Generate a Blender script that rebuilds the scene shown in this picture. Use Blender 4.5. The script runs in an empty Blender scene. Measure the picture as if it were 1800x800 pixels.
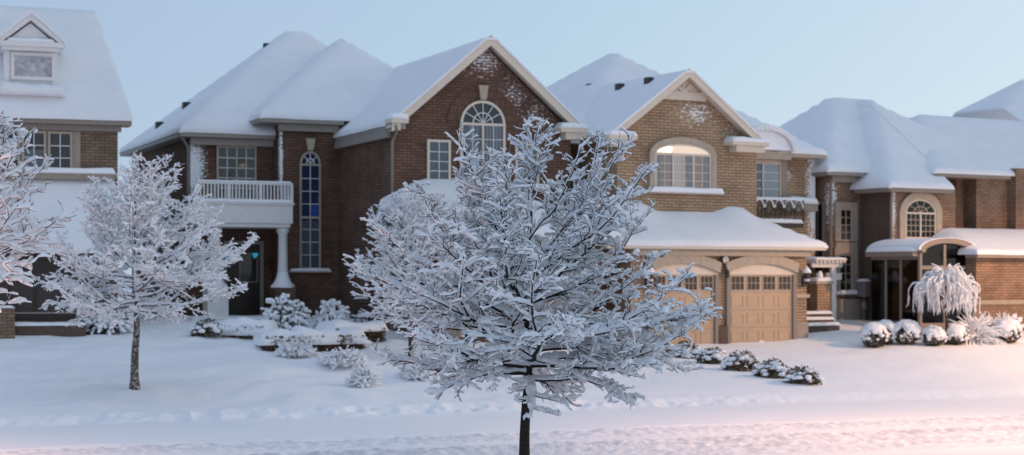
import bpy, math, random
import numpy as np
from mathutils import Vector

random.seed(7)
SC = bpy.context.scene
COL = SC.collection
R = math.radians
PI = math.pi
# ------------------------------------------------------------------ camera facts
F = 3000.0          # focal length in photo pixels (photo 1800 wide)
HY = 485.0          # horizon row in the photo
ZC = 2.07           # eye height above the right-hand garage apron

# ------------------------------------------------------------------ helpers
class MB:
    def __init__(s):
        s.v = []; s.f = []
    def add(s, vs, fs):
        b = len(s.v); s.v.extend(vs); s.f.extend([tuple(i + b for i in f) for f in fs])
        return s
    def box(s, x0, x1, y0, y1, z0, z1):
        return s.add([(x0,y0,z0),(x1,y0,z0),(x1,y1,z0),(x0,y1,z0),(x0,y0,z1),(x1,y0,z1),(x1,y1,z1),(x0,y1,z1)],
              [(0,3,2,1),(4,5,6,7),(0,1,5,4),(1,2,6,5),(2,3,7,6),(3,0,4,7)])
    def prism(s, poly, y0, y1):
        """poly of (x,z) counter-clockwise seen from the front (-y), extruded y0..y1"""
        n = len(poly)
        vs = [(x,y0,z) for x,z in poly] + [(x,y1,z) for x,z in poly]
        fs = [tuple(range(n)), tuple(range(2*n-1, n-1, -1))]
        for i in range(n):
            j = (i+1) % n
            fs.append((i, i+n, j+n, j))
        return s.add(vs, fs)
    def prism_x(s, poly, x0, x1):
        n = len(poly)
        vs = [(x0,y,z) for y,z in poly] + [(x1,y,z) for y,z in poly]
        fs = [tuple(range(n-1,-1,-1)), tuple(range(n, 2*n))]
        for i in range(n):
            j = (i+1) % n
            fs.append((i, j, j+n, i+n))
        return s.add(vs, fs)
    def ring(s, outer, inner, y0, y1):
        n = len(outer)
        vs = [(x,y0,z) for x,z in outer] + [(x,y0,z) for x,z in inner] + [(x,y1,z) for x,z in outer] + [(x,y1,z) for x,z in inner]
        fs = []
        for i in range(n):
            j = (i+1) % n
            fs += [(i,j,n+j,n+i), (i,2*n+i,2*n+j,j), (n+i,n+j,3*n+j,3*n+i)]
        return s.add(vs, fs)
    def tube(s, pts, rad, k=8):
        pts = [Vector(p) for p in pts]
        if not isinstance(rad, (list, tuple)): rad = [rad]*len(pts)
        b = len(s.v); n = len(pts)
        for i, p in enumerate(pts):
            t = (pts[min(i+1,n-1)] - pts[max(i-1,0)]).normalized()
            a = Vector((0,0,1)) if abs(t.z) < 0.9 else Vector((1,0,0))
            u = t.cross(a).normalized(); w = u.cross(t)
            for q in range(k):
                an = 2*PI*q/k
                s.v.append(tuple(p + (u*math.cos(an) + w*math.sin(an))*rad[i]))
        for i in range(n-1):
            for q in range(k):
                r = (q+1) % k
                s.f.append((b+i*k+q, b+i*k+r, b+(i+1)*k+r, b+(i+1)*k+q))
        s.f.append(tuple(b+q for q in range(k-1,-1,-1)))
        s.f.append(tuple(b+(n-1)*k+q for q in range(k)))
        return s
    def lathe(s, cx, cy, prof, k=16):
        b = len(s.v)
        for r, z in prof:
            for q in range(k):
                an = 2*PI*q/k
                s.v.append((cx + r*math.cos(an), cy + r*math.sin(an), z))
        for i in range(len(prof)-1):
            for q in range(k):
                r2 = (q+1) % k
                s.f.append((b+i*k+q, b+i*k+r2, b+(i+1)*k+r2, b+(i+1)*k+q))
        s.f.append(tuple(b+q for q in range(k-1,-1,-1)))
        s.f.append(tuple(b+(len(prof)-1)*k+q for q in range(k)))
        return s
    def blob(s, c, rx, ry, rz, seed=0, rough=0.18, rot=0.0, flat=0.0):
        rs = random.Random(seed)
        ph = [rs.uniform(0, 6.3) for _ in range(6)]
        vs = []
        cr, sr = math.cos(rot), math.sin(rot)
        for x, y, z in ICO_V:
            d = 1 + rough*(math.sin(3*x+ph[0])*math.cos(3.3*y+ph[1]) + math.sin(4.1*z+ph[2]+2*x) * .6)
            zz = z*d
            if zz < 0: zz *= (1-flat)
            X, Y = x*d*rx, y*d*ry
            vs.append((c[0]+X*cr-Y*sr, c[1]+X*sr+Y*cr, c[2]+zz*rz))
        return s.add(vs, ICO_F)
    def build(s, name, mat, parent=None, smooth=False, bevel=0.0):
        return mesh_obj(name, s.v, s.f, mat, parent, smooth, bevel)

def mesh_obj(name, v, f, mat, parent=None, smooth=False, bevel=0.0):
    me = bpy.data.meshes.new(name)
    if isinstance(v, np.ndarray): v = v.tolist()
    me.from_pydata(v, [], f)
    me.materials.append(mat)
    if smooth:
        me.polygons.foreach_set('use_smooth', [True]*len(me.polygons))
    me.update()
    o = bpy.data.objects.new(name, me); COL.objects.link(o)
    if parent is not None: o.parent = parent
    if bevel:
        m = o.modifiers.new('bevel', 'BEVEL'); m.width = bevel; m.segments = 2; m.limit_method = 'ANGLE'
    return o

def ico():
    t = (1+5**.5)/2
    v = [Vector(p).normalized() for p in [(-1,t,0),(1,t,0),(-1,-t,0),(1,-t,0),(0,-1,t),(0,1,t),(0,-1,-t),(0,1,-t),(t,0,-1),(t,0,1),(-t,0,-1),(-t,0,1)]]
    f = [(0,11,5),(0,5,1),(0,1,7),(0,7,10),(0,10,11),(1,5,9),(5,11,4),(11,10,2),(10,7,6),(7,1,8),(3,9,4),(3,4,2),(3,2,6),(3,6,8),(3,8,9),(4,9,5),(2,4,11),(6,2,10),(8,6,7),(9,8,1)]
    cache = {}
    nf = []
    def mid(a, b):
        k = (min(a,b), max(a,b))
        if k not in cache:
            v.append(((v[a]+v[b])/2).normalized()); cache[k] = len(v)-1
        return cache[k]
    for a, b, c in f:
        x, y, z = mid(a,b), mid(b,c), mid(c,a)
        nf += [(a,x,z),(b,y,x),(c,z,y),(x,y,z)]
    return [tuple(p) for p in v], nf
ICO_V, ICO_F = ico()

def tag(o, label=None, cat=None, group=None, kind=None):
    if label: o['label'] = label
    if cat: o['category'] = cat
    if group: o['group'] = group
    if kind: o['kind'] = kind
    return o

def empty(name, loc, rz=0.0):
    o = bpy.data.objects.new(name, None); COL.objects.link(o)
    o.location = loc; o.rotation_euler = (0, 0, rz); o.empty_display_size = 0.3
    return o

# ------------------------------------------------------------------ noise
def _hash(ix, iy, seed):
    n = (ix*374761393 + iy*668265263 + seed*974634777) & 0x7fffffff
    n = ((n ^ (n >> 13)) * 1274126177) & 0x7fffffff
    return ((n ^ (n >> 16)) & 0xffff) / 65535.0
def vnoise(x, y, seed=0):
    x = np.asarray(x, float); y = np.asarray(y, float)
    ix = np.floor(x).astype(np.int64); iy = np.floor(y).astype(np.int64)
    fx = x-ix; fy = y-iy
    fx = fx*fx*(3-2*fx); fy = fy*fy*(3-2*fy)
    a = _hash(ix,iy,seed); b = _hash(ix+1,iy,seed); c = _hash(ix,iy+1,seed); d = _hash(ix+1,iy+1,seed)
    return (a*(1-fx)+b*fx)*(1-fy) + (c*(1-fx)+d*fx)*fy - 0.5
def sstep(a, b, x):
    t = np.clip((np.asarray(x, float)-a)/(b-a), 0, 1)
    return t*t*(3-2*t)

# ------------------------------------------------------------------ materials
def mat_new(name):
    m = bpy.data.materials.new(name); m.use_nodes = True
    nt = m.node_tree
    return m, nt, nt.nodes['Principled BSDF'], nt.links
def simple(name, col, rough=0.6, spec=0.3, noise=0.0, nscale=8.0, bump=0.0, bscale=40.0, metal=0.0):
    m, nt, b, L = mat_new(name)
    b.inputs['Base Color'].default_value = (*col, 1)
    b.inputs['Roughness'].default_value = rough
    b.inputs['Specular IOR Level'].default_value = spec
    b.inputs['Metallic'].default_value = metal
    if noise or bump:
        tc = nt.nodes.new('ShaderNodeTexCoord')
    if noise:
        n = nt.nodes.new('ShaderNodeTexNoise'); n.inputs['Scale'].default_value = nscale; n.inputs['Detail'].default_value = 5
        L.new(tc.outputs['Object'], n.inputs['Vector'])
        r = nt.nodes.new('ShaderNodeMapRange'); r.inputs['From Min'].default_value = .3; r.inputs['From Max'].default_value = .7
        r.inputs['To Min'].default_value = 1-noise; r.inputs['To Max'].default_value = 1+noise
        L.new(n.outputs['Fac'], r.inputs['Value'])
        v = nt.nodes.new('ShaderNodeVectorMath'); v.operation = 'SCALE'; v.inputs[0].default_value = col
        L.new(r.outputs['Result'], v.inputs['Scale']); L.new(v.outputs['Vector'], b.inputs['Base Color'])
    if bump:
        n2 = nt.nodes.new('ShaderNodeTexNoise'); n2.inputs['Scale'].default_value = bscale; n2.inputs['Detail'].default_value = 4
        L.new(tc.outputs['Object'], n2.inputs['Vector'])
        bp = nt.nodes.new('ShaderNodeBump'); bp.inputs['Strength'].default_value = bump; bp.inputs['Distance'].default_value = .02
        L.new(n2.outputs['Fac'], bp.inputs['Height']); L.new(bp.outputs['Normal'], b.inputs['Normal'])
    return m

SNOWC = (.85, .87, .90)
M = {}
M['snow'] = simple('snow', SNOWC, .75, .2, noise=.03, nscale=3, bump=.25, bscale=25)
M['roof_snow'] = simple('roof_snow', (.775,.79,.815), .8, .15, noise=.03, nscale=1.2, bump=.15, bscale=6)
M['tree_snow'] = simple('tree_snow', (.80,.82,.85), .8, .15, bump=.4, bscale=45)
M['frost_snow'] = simple('frost_snow', (.84,.85,.88), .8, .15, bump=.4, bscale=60)
M['bark'] = simple('bark', (.035,.027,.023), .9, .15, noise=.4, nscale=30, bump=.8, bscale=60)
def snowy_bark():
    m, nt, b, L = mat_new('bark_snowy'); N = nt.nodes.new
    tc = N('ShaderNodeTexCoord'); n = N('ShaderNodeTexNoise'); n.inputs['Scale'].default_value = 14; n.inputs['Detail'].default_value = 5
    L.new(tc.outputs['Object'], n.inputs['Vector'])
    r = N('ShaderNodeValToRGB'); L.new(n.outputs['Fac'], r.inputs[0]); c = r.color_ramp
    c.elements[0].position = .47; c.elements[0].color = (.07,.055,.04,1); c.elements[1].position = .68; c.elements[1].color = (.45,.43,.43,1)
    L.new(r.outputs[0], b.inputs['Base Color']); b.inputs['Roughness'].default_value = .9
    bp = N('ShaderNodeBump'); bp.inputs['Strength'].default_value = .6; bp.inputs['Distance'].default_value = .02; L.new(n.outputs['Fac'], bp.inputs['Height']); L.new(bp.outputs[0], b.inputs['Normal'])
    return m
M['bark_snowy'] = snowy_bark()
M['bark_brown'] = simple('bark_brown', (.075,.058,.045), .9, .15, noise=.4, nscale=20, bump=.8, bscale=60)
M['white_trim'] = simple('white_trim', (.74,.73,.72), .5, .3, noise=.04)
M['cream_trim'] = simple('cream_trim', (.66,.58,.48), .5, .3, noise=.04)
M['beige_trim'] = simple('beige_trim', (.40,.34,.27), .5, .3, noise=.05)
M['grey_trim'] = simple('grey_trim', (.30,.27,.235), .5, .3, noise=.05)
M['taupe'] = simple('taupe', (.25,.215,.185), .6, .3, noise=.06)
M['stone'] = simple('stone', (.43,.36,.285), .8, .2, noise=.1, nscale=6, bump=.2)
M['stone_grey'] = simple('stone_grey', (.33,.28,.23), .8, .2, noise=.1, nscale=6, bump=.2)
M['concrete'] = simple('concrete', (.33,.28,.23), .9, .2, noise=.12, nscale=5, bump=.3)
M['door_tan'] = simple('door_tan', (.47,.345,.235), .5, .3, noise=.04, nscale=2)
M['door_dark'] = simple('door_dark', (.03,.022,.018), .4, .4, noise=.1)
M['metal_dark'] = simple('metal_dark', (.025,.023,.022), .5, .5)
M['iron'] = simple('iron', (.05,.04,.035), .6, .4)
M['stucco'] = simple('stucco', (.115,.085,.068), .9, .15, noise=.2, nscale=14, bump=.5, bscale=20)
M['curtain'] = simple('curtain', (.62,.60,.60), .9, .1)
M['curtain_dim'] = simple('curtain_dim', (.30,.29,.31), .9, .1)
M['curtain_warm'] = simple('curtain_warm', (.72,.62,.55), .9, .1)
M['room'] = simple('room', (.02,.02,.024), .9, .05)
M['room_warm'] = simple('room_warm', (.16,.115,.09), .9, .05)
M['pane_brown'] = simple('pane_brown', (.055,.04,.032), .25, .4)
M['meter_grey'] = simple('meter_grey', (.22,.2,.19), .5, .4)
M['clock_face'] = simple('clock_face', (.75,.7,.62), .4, .3)
M['leaf'] = simple('leaf', (.105,.09,.06), .8, .2, noise=.5, nscale=9)
M['leaf_brown'] = simple('leaf_brown', (.13,.085,.055), .8, .2, noise=.5, nscale=9)
M['lamp_pole'] = simple('lamp_pole', (.2,.2,.2), .5, .4, metal=.4)
M['pot'] = simple('pot', (.12,.10,.09), .7, .3)

def emis(name, col, strength):
    m, nt, b, L = mat_new(name)
    b.inputs['Base Color'].default_value = (*[c*.6 for c in col], 1)
    b.inputs['Emission Color'].default_value = (*col, 1)
    b.inputs['Emission Strength'].default_value = strength
    return m
M['teal_reflection'] = emis('teal_reflection', (.02,.30,.45), .7)
M['blue_room'] = emis('blue_room', (.008,.016,.06), .35)
M['blue_lamp'] = emis('blue_lamp', (.015,.06,.30), .35)
M['fan_glow'] = emis('fan_glow', (1.0,.80,.62), .5)
M['room_lit'] = emis('room_lit', (.50,.34,.28), .36)
M['blind_lit'] = emis('blind_lit', (.80,.64,.54), .38)
M['bulb_glow'] = emis('bulb_glow', (1.0,.9,.72), 2.2)
M['street_bulb'] = emis('street_bulb', (1.0,.68,.4), 8.0)

def glass():
    m = bpy.data.materials.new('window_glass'); m.use_nodes = True
    nt = m.node_tree; L = nt.links; nt.nodes.clear()
    out = nt.nodes.new('ShaderNodeOutputMaterial')
    mix = nt.nodes.new('ShaderNodeMixShader'); tr = nt.nodes.new('ShaderNodeBsdfTransparent'); gl = nt.nodes.new('ShaderNodeBsdfGlossy')
    tr.inputs['Color'].default_value = (.82,.86,.9,1); gl.inputs['Roughness'].default_value = .04
    lw = nt.nodes.new('ShaderNodeFresnel'); lw.inputs['IOR'].default_value = 1.5
    ad = nt.nodes.new('ShaderNodeMath'); ad.operation = 'ADD'; ad.inputs[1].default_value = .0
    L.new(lw.outputs[0], ad.inputs[0]); L.new(ad.outputs[0], mix.inputs[0])
    L.new(tr.outputs[0], mix.inputs[1]); L.new(gl.outputs[0], mix.inputs[2]); L.new(mix.outputs[0], out.inputs[0])
    return m
M['glass'] = glass()

def brick(name, c1, c2, mortar, clings=(), course=.088, length=.27, rough=.9, dust=0.0):
    """house-local coordinates: running bond over x+y / z; clings = snow stuck to the wall:
    (x, y, z, rx, ry, rz, amount) ellipsoids of wind-driven snow"""
    m, nt, b, L = mat_new(name)
    N = nt.nodes.new
    tc = N('ShaderNodeTexCoord'); sx = N('ShaderNodeSeparateXYZ'); L.new(tc.outputs['Object'], sx.inputs[0])
    ad = N('ShaderNodeMath'); ad.operation = 'ADD'; L.new(sx.outputs[0], ad.inputs[0]); L.new(sx.outputs[1], ad.inputs[1])
    cb = N('ShaderNodeCombineXYZ'); L.new(ad.outputs[0], cb.inputs[0]); L.new(sx.outputs[2], cb.inputs[1])
    br = N('ShaderNodeTexBrick'); L.new(cb.outputs[0], br.inputs['Vector'])
    br.inputs['Color1'].default_value = (*c1,1); br.inputs['Color2'].default_value = (*c2,1); br.inputs['Mortar'].default_value = (*mortar,1)
    br.inputs['Scale'].default_value = 1.0; br.inputs['Mortar Size'].default_value = .012; br.inputs['Mortar Smooth'].default_value = .2
    br.inputs['Brick Width'].default_value = length; br.inputs['Row Height'].default_value = course; br.inputs['Bias'].default_value = -.1
    nz = N('ShaderNodeTexNoise'); nz.inputs['Scale'].default_value = 1.3; nz.inputs['Detail'].default_value = 6; L.new(tc.outputs['Object'], nz.inputs['Vector'])
    mr = N('ShaderNodeMapRange'); mr.inputs['From Min'].default_value = .3; mr.inputs['From Max'].default_value = .7; mr.inputs['To Min'].default_value = .78; mr.inputs['To Max'].default_value = 1.2
    L.new(nz.outputs['Fac'], mr.inputs['Value'])
    sc = N('ShaderNodeVectorMath'); sc.operation = 'SCALE'; L.new(br.outputs['Color'], sc.inputs[0]); L.new(mr.outputs['Result'], sc.inputs['Scale'])
    colour = sc.outputs['Vector']
    # snow clinging in the mortar joints and on rough bricks
    n3 = N('ShaderNodeTexNoise'); n3.inputs['Scale'].default_value = 9; n3.inputs['Detail'].default_value = 4
    mp = N('ShaderNodeMapping'); mp.inputs['Scale'].default_value = (1,1,2.2); L.new(tc.outputs['Object'], mp.inputs[0]); L.new(mp.outputs[0], n3.inputs['Vector'])
    total = None
    for (x,y,z,rx,ry,rz,am) in clings:
        s1 = N('ShaderNodeVectorMath'); s1.operation = 'SUBTRACT'; L.new(tc.outputs['Object'], s1.inputs[0]); s1.inputs[1].default_value = (x,y,z)
        s2 = N('ShaderNodeVectorMath'); s2.operation = 'DIVIDE'; L.new(s1.outputs[0], s2.inputs[0]); s2.inputs[1].default_value = (rx,ry,rz)
        ln = N('ShaderNodeVectorMath'); ln.operation = 'LENGTH'; L.new(s2.outputs[0], ln.inputs[0])
        r2 = N('ShaderNodeMapRange'); r2.inputs['From Min'].default_value = 1.0; r2.inputs['From Max'].default_value = 0.0; r2.inputs['To Min'].default_value = 0; r2.inputs['To Max'].default_value = am
        L.new(ln.outputs['Value'], r2.inputs['Value'])
        if total is None: total = r2.outputs[0]
        else:
            mx = N('ShaderNodeMath'); mx.operation = 'MAXIMUM'; L.new(total, mx.inputs[0]); L.new(r2.outputs[0], mx.inputs[1]); total = mx.outputs[0]
    if total is not None:
        a1 = N('ShaderNodeMath'); a1.operation = 'ADD'; L.new(total, a1.inputs[0]); L.new(n3.outputs['Fac'], a1.inputs[1])
        jm = N('ShaderNodeMath'); jm.operation = 'MULTIPLY_ADD'; L.new(br.outputs['Fac'], jm.inputs[0]); jm.inputs[1].default_value = .12; L.new(a1.outputs[0], jm.inputs[2])
        gt = N('ShaderNodeMapRange'); gt.inputs['From Min'].default_value = .86; gt.inputs['From Max'].default_value = .98; L.new(jm.outputs[0], gt.inputs['Value'])
        zz = N('ShaderNodeMath'); zz.operation = 'GREATER_THAN'; L.new(total, zz.inputs[0]); zz.inputs[1].default_value = .01
        ml = N('ShaderNodeMath'); ml.operation = 'MULTIPLY'; L.new(gt.outputs[0], ml.inputs[0]); L.new(zz.outputs[0], ml.inputs[1])
        mix = N('ShaderNodeMix'); mix.data_type = 'RGBA'; L.new(ml.outputs[0], mix.inputs['Factor']); L.new(colour, mix.inputs['A']); mix.inputs['B'].default_value = (*SNOWC,1)
        colour = mix.outputs['Result']
    L.new(colour, b.inputs['Base Color'])
    b.inputs['Roughness'].default_value = rough; b.inputs['Specular IOR Level'].default_value = .15
    bp = N('ShaderNodeBump'); bp.invert = True; bp.inputs['Strength'].default_value = .7; bp.inputs['Distance'].default_value = .012
    L.new(br.outputs['Fac'], bp.inputs['Height']); L.new(bp.outputs['Normal'], b.inputs['Normal'])
    return m

def ground_mat(name, fine):
    m, nt, b, L = mat_new(name); N = nt.nodes.new
    tc = N('ShaderNodeTexCoord')
    n = N('ShaderNodeTexNoise'); n.inputs['Scale'].default_value = .35; n.inputs['Detail'].default_value = 6; L.new(tc.outputs['Object'], n.inputs['Vector'])
    cr = N('ShaderNodeMix'); cr.data_type = 'RGBA'; cr.inputs['A'].default_value = (.83,.84,.865,1); cr.inputs['B'].default_value = (.89,.89,.905,1)
    L.new(n.outputs['Fac'], cr.inputs['Factor']); L.new(cr.outputs['Result'], b.inputs['Base Color'])
    n2 = N('ShaderNodeTexNoise'); n2.inputs['Scale'].default_value = fine; n2.inputs['Detail'].default_value = 6; n2.inputs['Roughness'].default_value = .6
    L.new(tc.outputs['Object'], n2.inputs['Vector'])
    bp = N('ShaderNodeBump'); bp.inputs['Strength'].default_value = .35; bp.inputs['Distance'].default_value = .05
    L.new(n2.outputs['Fac'], bp.inputs['Height']); L.new(bp.outputs['Normal'], b.inputs['Normal'])
    b.inputs['Roughness'].default_value = .75; b.inputs['Specular IOR Level'].default_value = .2
    return m
M['ground_snow'] = ground_mat('ground_snow', 5.0)
M['road_snow'] = ground_mat('road_snow', 9.0)
def shaded_tracks(m):  # rut self-shadow painted as blue-grey bands into the packed snow colour
    nt = m.node_tree; N = nt.nodes.new; L = nt.links; b = nt.nodes['Principled BSDF']
    col = b.inputs['Base Color'].links[0].from_socket
    tc = N('ShaderNodeTexCoord'); mp = N('ShaderNodeMapping'); mp.vector_type = 'TEXTURE'
    mp.inputs['Location'].default_value = (0,38.55,0); mp.inputs['Rotation'].default_value = (0,0,math.atan(.381)); L.new(tc.outputs['Object'], mp.inputs[0])
    sp = N('ShaderNodeSeparateXYZ'); L.new(mp.outputs[0], sp.inputs[0])
    st = N('ShaderNodeMapping'); st.inputs['Scale'].default_value = (.35,3.0,1); L.new(mp.outputs[0], st.inputs[0])
    n1 = N('ShaderNodeTexNoise'); n1.inputs['Scale'].default_value = 1.0; n1.inputs['Detail'].default_value = 7; n1.inputs['Roughness'].default_value = .7; L.new(st.outputs[0], n1.inputs['Vector'])
    ws = N('ShaderNodeMath'); ws.operation = 'MULTIPLY_ADD'; L.new(n1.outputs['Fac'], ws.inputs[0]); ws.inputs[1].default_value = .35; L.new(sp.outputs['Y'], ws.inputs[2])
    mr = N('ShaderNodeMapRange'); L.new(ws.outputs[0], mr.inputs['Value']); mr.inputs['From Min'].default_value = -11.4; mr.inputs['From Max'].default_value = -3.4
    rp = N('ShaderNodeValToRGB'); L.new(mr.outputs[0], rp.inputs[0]); cr = rp.color_ramp
    def pos(s_): return (s_+11.4)/8.0
    stops = [(-10.6,0),(-10.0,.55),(-9.5,.85),(-9.2,.35),(-8.75,.9),(-8.3,.5),(-8.0,.85),(-7.35,.95),(-6.95,.2),(-6.5,.1),(-6.15,.75),(-5.7,.5),(-5.25,.7),(-4.85,0)]
    cr.elements[0].position = pos(stops[0][0]); cr.elements[0].color = (0,0,0,1)
    cr.elements[1].position = pos(stops[-1][0]); cr.elements[1].color = (0,0,0,1)
    for s_, v_ in stops[1:-1]:
        e = cr.elements.new(pos(s_)); e.color = (v_,v_,v_,1)
    n2 = N('ShaderNodeTexNoise'); n2.inputs['Scale'].default_value = 6; n2.inputs['Detail'].default_value = 5; L.new(mp.outputs[0], n2.inputs['Vector'])
    m2 = N('ShaderNodeMapRange'); m2.inputs['From Min'].default_value = .35; m2.inputs['From Max'].default_value = .62; L.new(n2.outputs['Fac'], m2.inputs['Value'])
    ml = N('ShaderNodeMath'); ml.operation = 'MULTIPLY'; L.new(rp.outputs[0], ml.inputs[0]); L.new(m2.outputs[0], ml.inputs[1])
    mx = N('ShaderNodeMix'); mx.data_type = 'RGBA'; L.new(ml.outputs[0], mx.inputs['Factor']); L.new(col, mx.inputs['A']); mx.inputs['B'].default_value = (.52,.545,.60,1)
    L.new(mx.outputs['Result'], b.inputs['Base Color'])
shaded_tracks(M['road_snow'])

# ------------------------------------------------------------------ terrain (street coordinates t along the road, s behind the far kerb)
PHI = math.atan(.381); CP, SP = math.cos(PHI), math.sin(PHI)
def ts(X, Y):
    dx, dy = X, Y-38.55
    return dx*CP+dy*SP, -dx*SP+dy*CP
def xy(t, s):
    return t*CP - s*SP, 38.55 + t*SP + s*CP
MOUNDS = []     # (t, s, rt, rs, h)
def terrain(t, s):
    t = np.asarray(t, float); s = np.asarray(s, float)
    # far lawn
    up = .13*sstep(-.05,.55,s) + .118*np.clip(s,0,13.2) + .02*np.clip(s-13.2, 0, 30)
    up = up - (.32*sstep(2,9,t)*sstep(2,9,s))*(1-.55*sstep(12.5,17,t))
    up = up + .05*sstep(-8,-14,t)*sstep(4,12,s)
    # near lawn
    q = np.clip(-11.6-s, 0, None)
    up = up + .13*sstep(0,.6,q) + .068*np.clip(q,0,26)
    z = -1.0 + up
    for (mt, ms, rt, rs_, h) in MOUNDS:
        z = z + h*np.exp(-((t-mt)/rt)**2 - ((s-ms)/rs_)**2)
    return z
def terrain_fine(t, s):
    z = terrain(t, s)
    lawn = sstep(.2,1.5,s)*(1-sstep(13,18,s))
    left = 1-sstep(0,5,t)*.65
    z = z + lawn*left*(.15*vnoise(t*.5,s*.7,3) + .09*vnoise(t*1.3+3,s*1.8,4) + .035*vnoise(t*3.3,s*4.2,5))
    # the kerb: churned ridge of ploughed snow
    kr = np.exp(-((s-.15)/.28)**2)*(1-sstep(2,9,t)*.85)
    z = z + kr*(.06 + .15*vnoise(t*2.3,s*4,8) + .13*vnoise(t*6.5,s*7,9))
    # wheel tracks
    wob = .18*vnoise(t*.12, 0*s, 21)
    band = 0
    wob = .10*vnoise(t*.10, 0*s, 21)
    for c, w, dpt in ((-5.25,.13,.07),(-6.15,.15,.10),(-7.35,.16,.12),(-8.0,.12,.07),(-8.75,.16,.12),(-9.75,.15,.10)):
        g = np.exp(-((s-c-wob)/w)**2)
        z = z - 1.15*dpt*g*(1+.25*vnoise(t*1.4, s*3+c, 11))
        for o in (-.24,.24):
            z = z + .055*np.exp(-((s-c-wob-o)/.11)**2)*(1+.8*vnoise(t*2.2,s*5+c*3,12))
    band = np.exp(-((s+5.7-wob)/.62)**2) + np.exp(-((s+8.5-wob)/1.25)**4)
    z = z + np.clip(band,0,1)*(.05*vnoise(t*.7,s*9,13) + .02*vnoise(t*4.2,s*12,14) + .055*vnoise(t*8.5,s*13,15) + .05*vnoise(t*13,s*12,17))
    road = sstep(-11.5,-10.8,s)*(1-sstep(-.4,0,s))
    z = z + road*.02*vnoise(t*.9,s*1.5,16)
    return z
def zat(X, Y):
    t, s = ts(X, Y); return float(terrain_fine(t, s))
def G(px, py):
    """where the line of sight through a photo point meets the snow"""
    d = np.arange(14, 95, .03)
    X = (px-900)/F*d; z = ZC-(py-HY)/F*d
    t, s = ts(X, d)
    k = int(np.argmax(z <= terrain(t, s)))
    return float(X[k]), float(d[k])
def at_depth(px, d):
    return (px-900)/F*d
for (px,py,rt,rs_,h) in ((540,600,1.2,.9,.26),(430,612,1.3,.8,.14),(600,640,.9,.7,.16),(390,650,1.2,.7,.10),(480,655,1.1,.7,.12),(700,640,1.3,.7,.1),(150,600,2.0,1.0,.06)):
    X, Y = G(px,py); t, s = ts(X,Y); MOUNDS.append((t,s,rt,rs_,h))

def lines(a, b, step): return list(np.arange(a, b, step))
def sheet(name, tl, sl, mat):
    T, S = np.meshgrid(np.array(tl), np.array(sl))
    Z = terrain_fine(T, S)
    X, Y = xy(T, S)
    v = np.stack([X.ravel(), Y.ravel(), Z.ravel()], 1)
    nt_, ns_ = len(tl), len(sl)
    i = np.arange(ns_-1)[:,None]*nt_ + np.arange(nt_-1)[None,:]
    f = np.stack([i, i+1, i+1+nt_, i+nt_], -1).reshape(-1,4)
    o = mesh_obj(name, v, f.tolist(), mat, None, True)
    tag(o, kind='structure'); return o
tl = [-1500,-700,-300,-150,-90,-60,-45,-34] + lines(-28,-14,.4) + lines(-14,16,.065) + lines(16,30,.4) + [30,36,45,60,90,150,300,700,1500]
sheet('road', tl, [-11.6] + lines(-11.5,-10.5,.25) + lines(-10.5,-4.8,.055) + lines(-4.8,-.6,.2) + lines(-.6,0,.06) + [0.0], M['road_snow'])
g1 = [0.0] + lines(.06,1.0,.06) + lines(1.0,15,.12) + lines(15,30,1.0) + [30,36,45,60,100,200,400,800,1500]
sheet('ground', tl, g1, M['ground_snow'])
g2 = [-1500,-700,-300,-150,-90,-60,-45] + lines(-38,-20,1.0) + lines(-20,-11.6,.3) + [-11.6]
tl2 = [-1500,-700,-300,-150,-90,-60,-45,-34] + lines(-28,30,.5) + [30,36,45,60,90,150,300,700,1500]
sheet('ground', tl2, g2, M['ground_snow'])

# ------------------------------------------------------------------ house frame
class House:
    def __init__(s, px, d, deg, name, label):
        th = R(deg)
        s.O = Vector((at_depth(px, d), d)); s.e = Vector((math.cos(th), math.sin(th))); s.n = Vector((-math.sin(th), math.cos(th)))
        s.root = empty(name, (s.O.x, s.O.y, 0), th)
        tag(s.root, label, 'house')
    def t(s, px, v):
        r = Vector(((px-900)/F, 1)); return (v + s.O.dot(s.n)) / r.dot(s.n)
    def u(s, px, v=0.0):
        r = Vector(((px-900)/F, 1)); return (r*s.t(px, v) - s.O).dot(s.e)
    def z(s, py, px, v=0.0):
        return ZC - (py-HY)/F*s.t(px, v)
    def v(s, px, u):
        r = Vector(((px-900)/F, 1)); t = (u + s.O.dot(s.e))/r.dot(s.e); return (r*t - s.O).dot(s.n)
    def world(s, u, v):
        p = s.O + s.e*u + s.n*v; return p.x, p.y

def outline(u0, u1, z0, zs, rise=0.0, n=14, ins=0.0):
    """closed loop of a window: flat or arched head; zs = spring line"""
    a, b, c = u0+ins, u1-ins, z0+ins
    pts = [(a,c),(b,c)]
    if rise <= 0:
        return pts + [(b,zs-ins),(a,zs-ins)]
    w = (b-a)/2; m = (a+b)/2; h = max(rise-ins, .01)
    for i in range(n+1):
        an = PI*i/n
        pts.append((m + w*math.cos(an), zs + h*math.sin(an)))
    return pts
def pane_mesh(loop, v, th=.005):
    return MB().prism(loop, v, v+th)
def folds(u0, u1, z0, z1, v, amp=.012, per=.11):
    mb = MB(); n = max(8, int((u1-u0)/per*6)); vs = []; fs = []
    for i in range(n+1):
        u = u0+(u1-u0)*i/n; y = v + amp*math.sin(2*PI*(u-u0)/per + 1.3*math.sin(u*5))
        vs += [(u,y,z0),(u,y,z1)]
    for i in range(n): fs.append((2*i,2*i+2,2*i+3,2*i+1))
    return mb.add(vs, fs)
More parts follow.
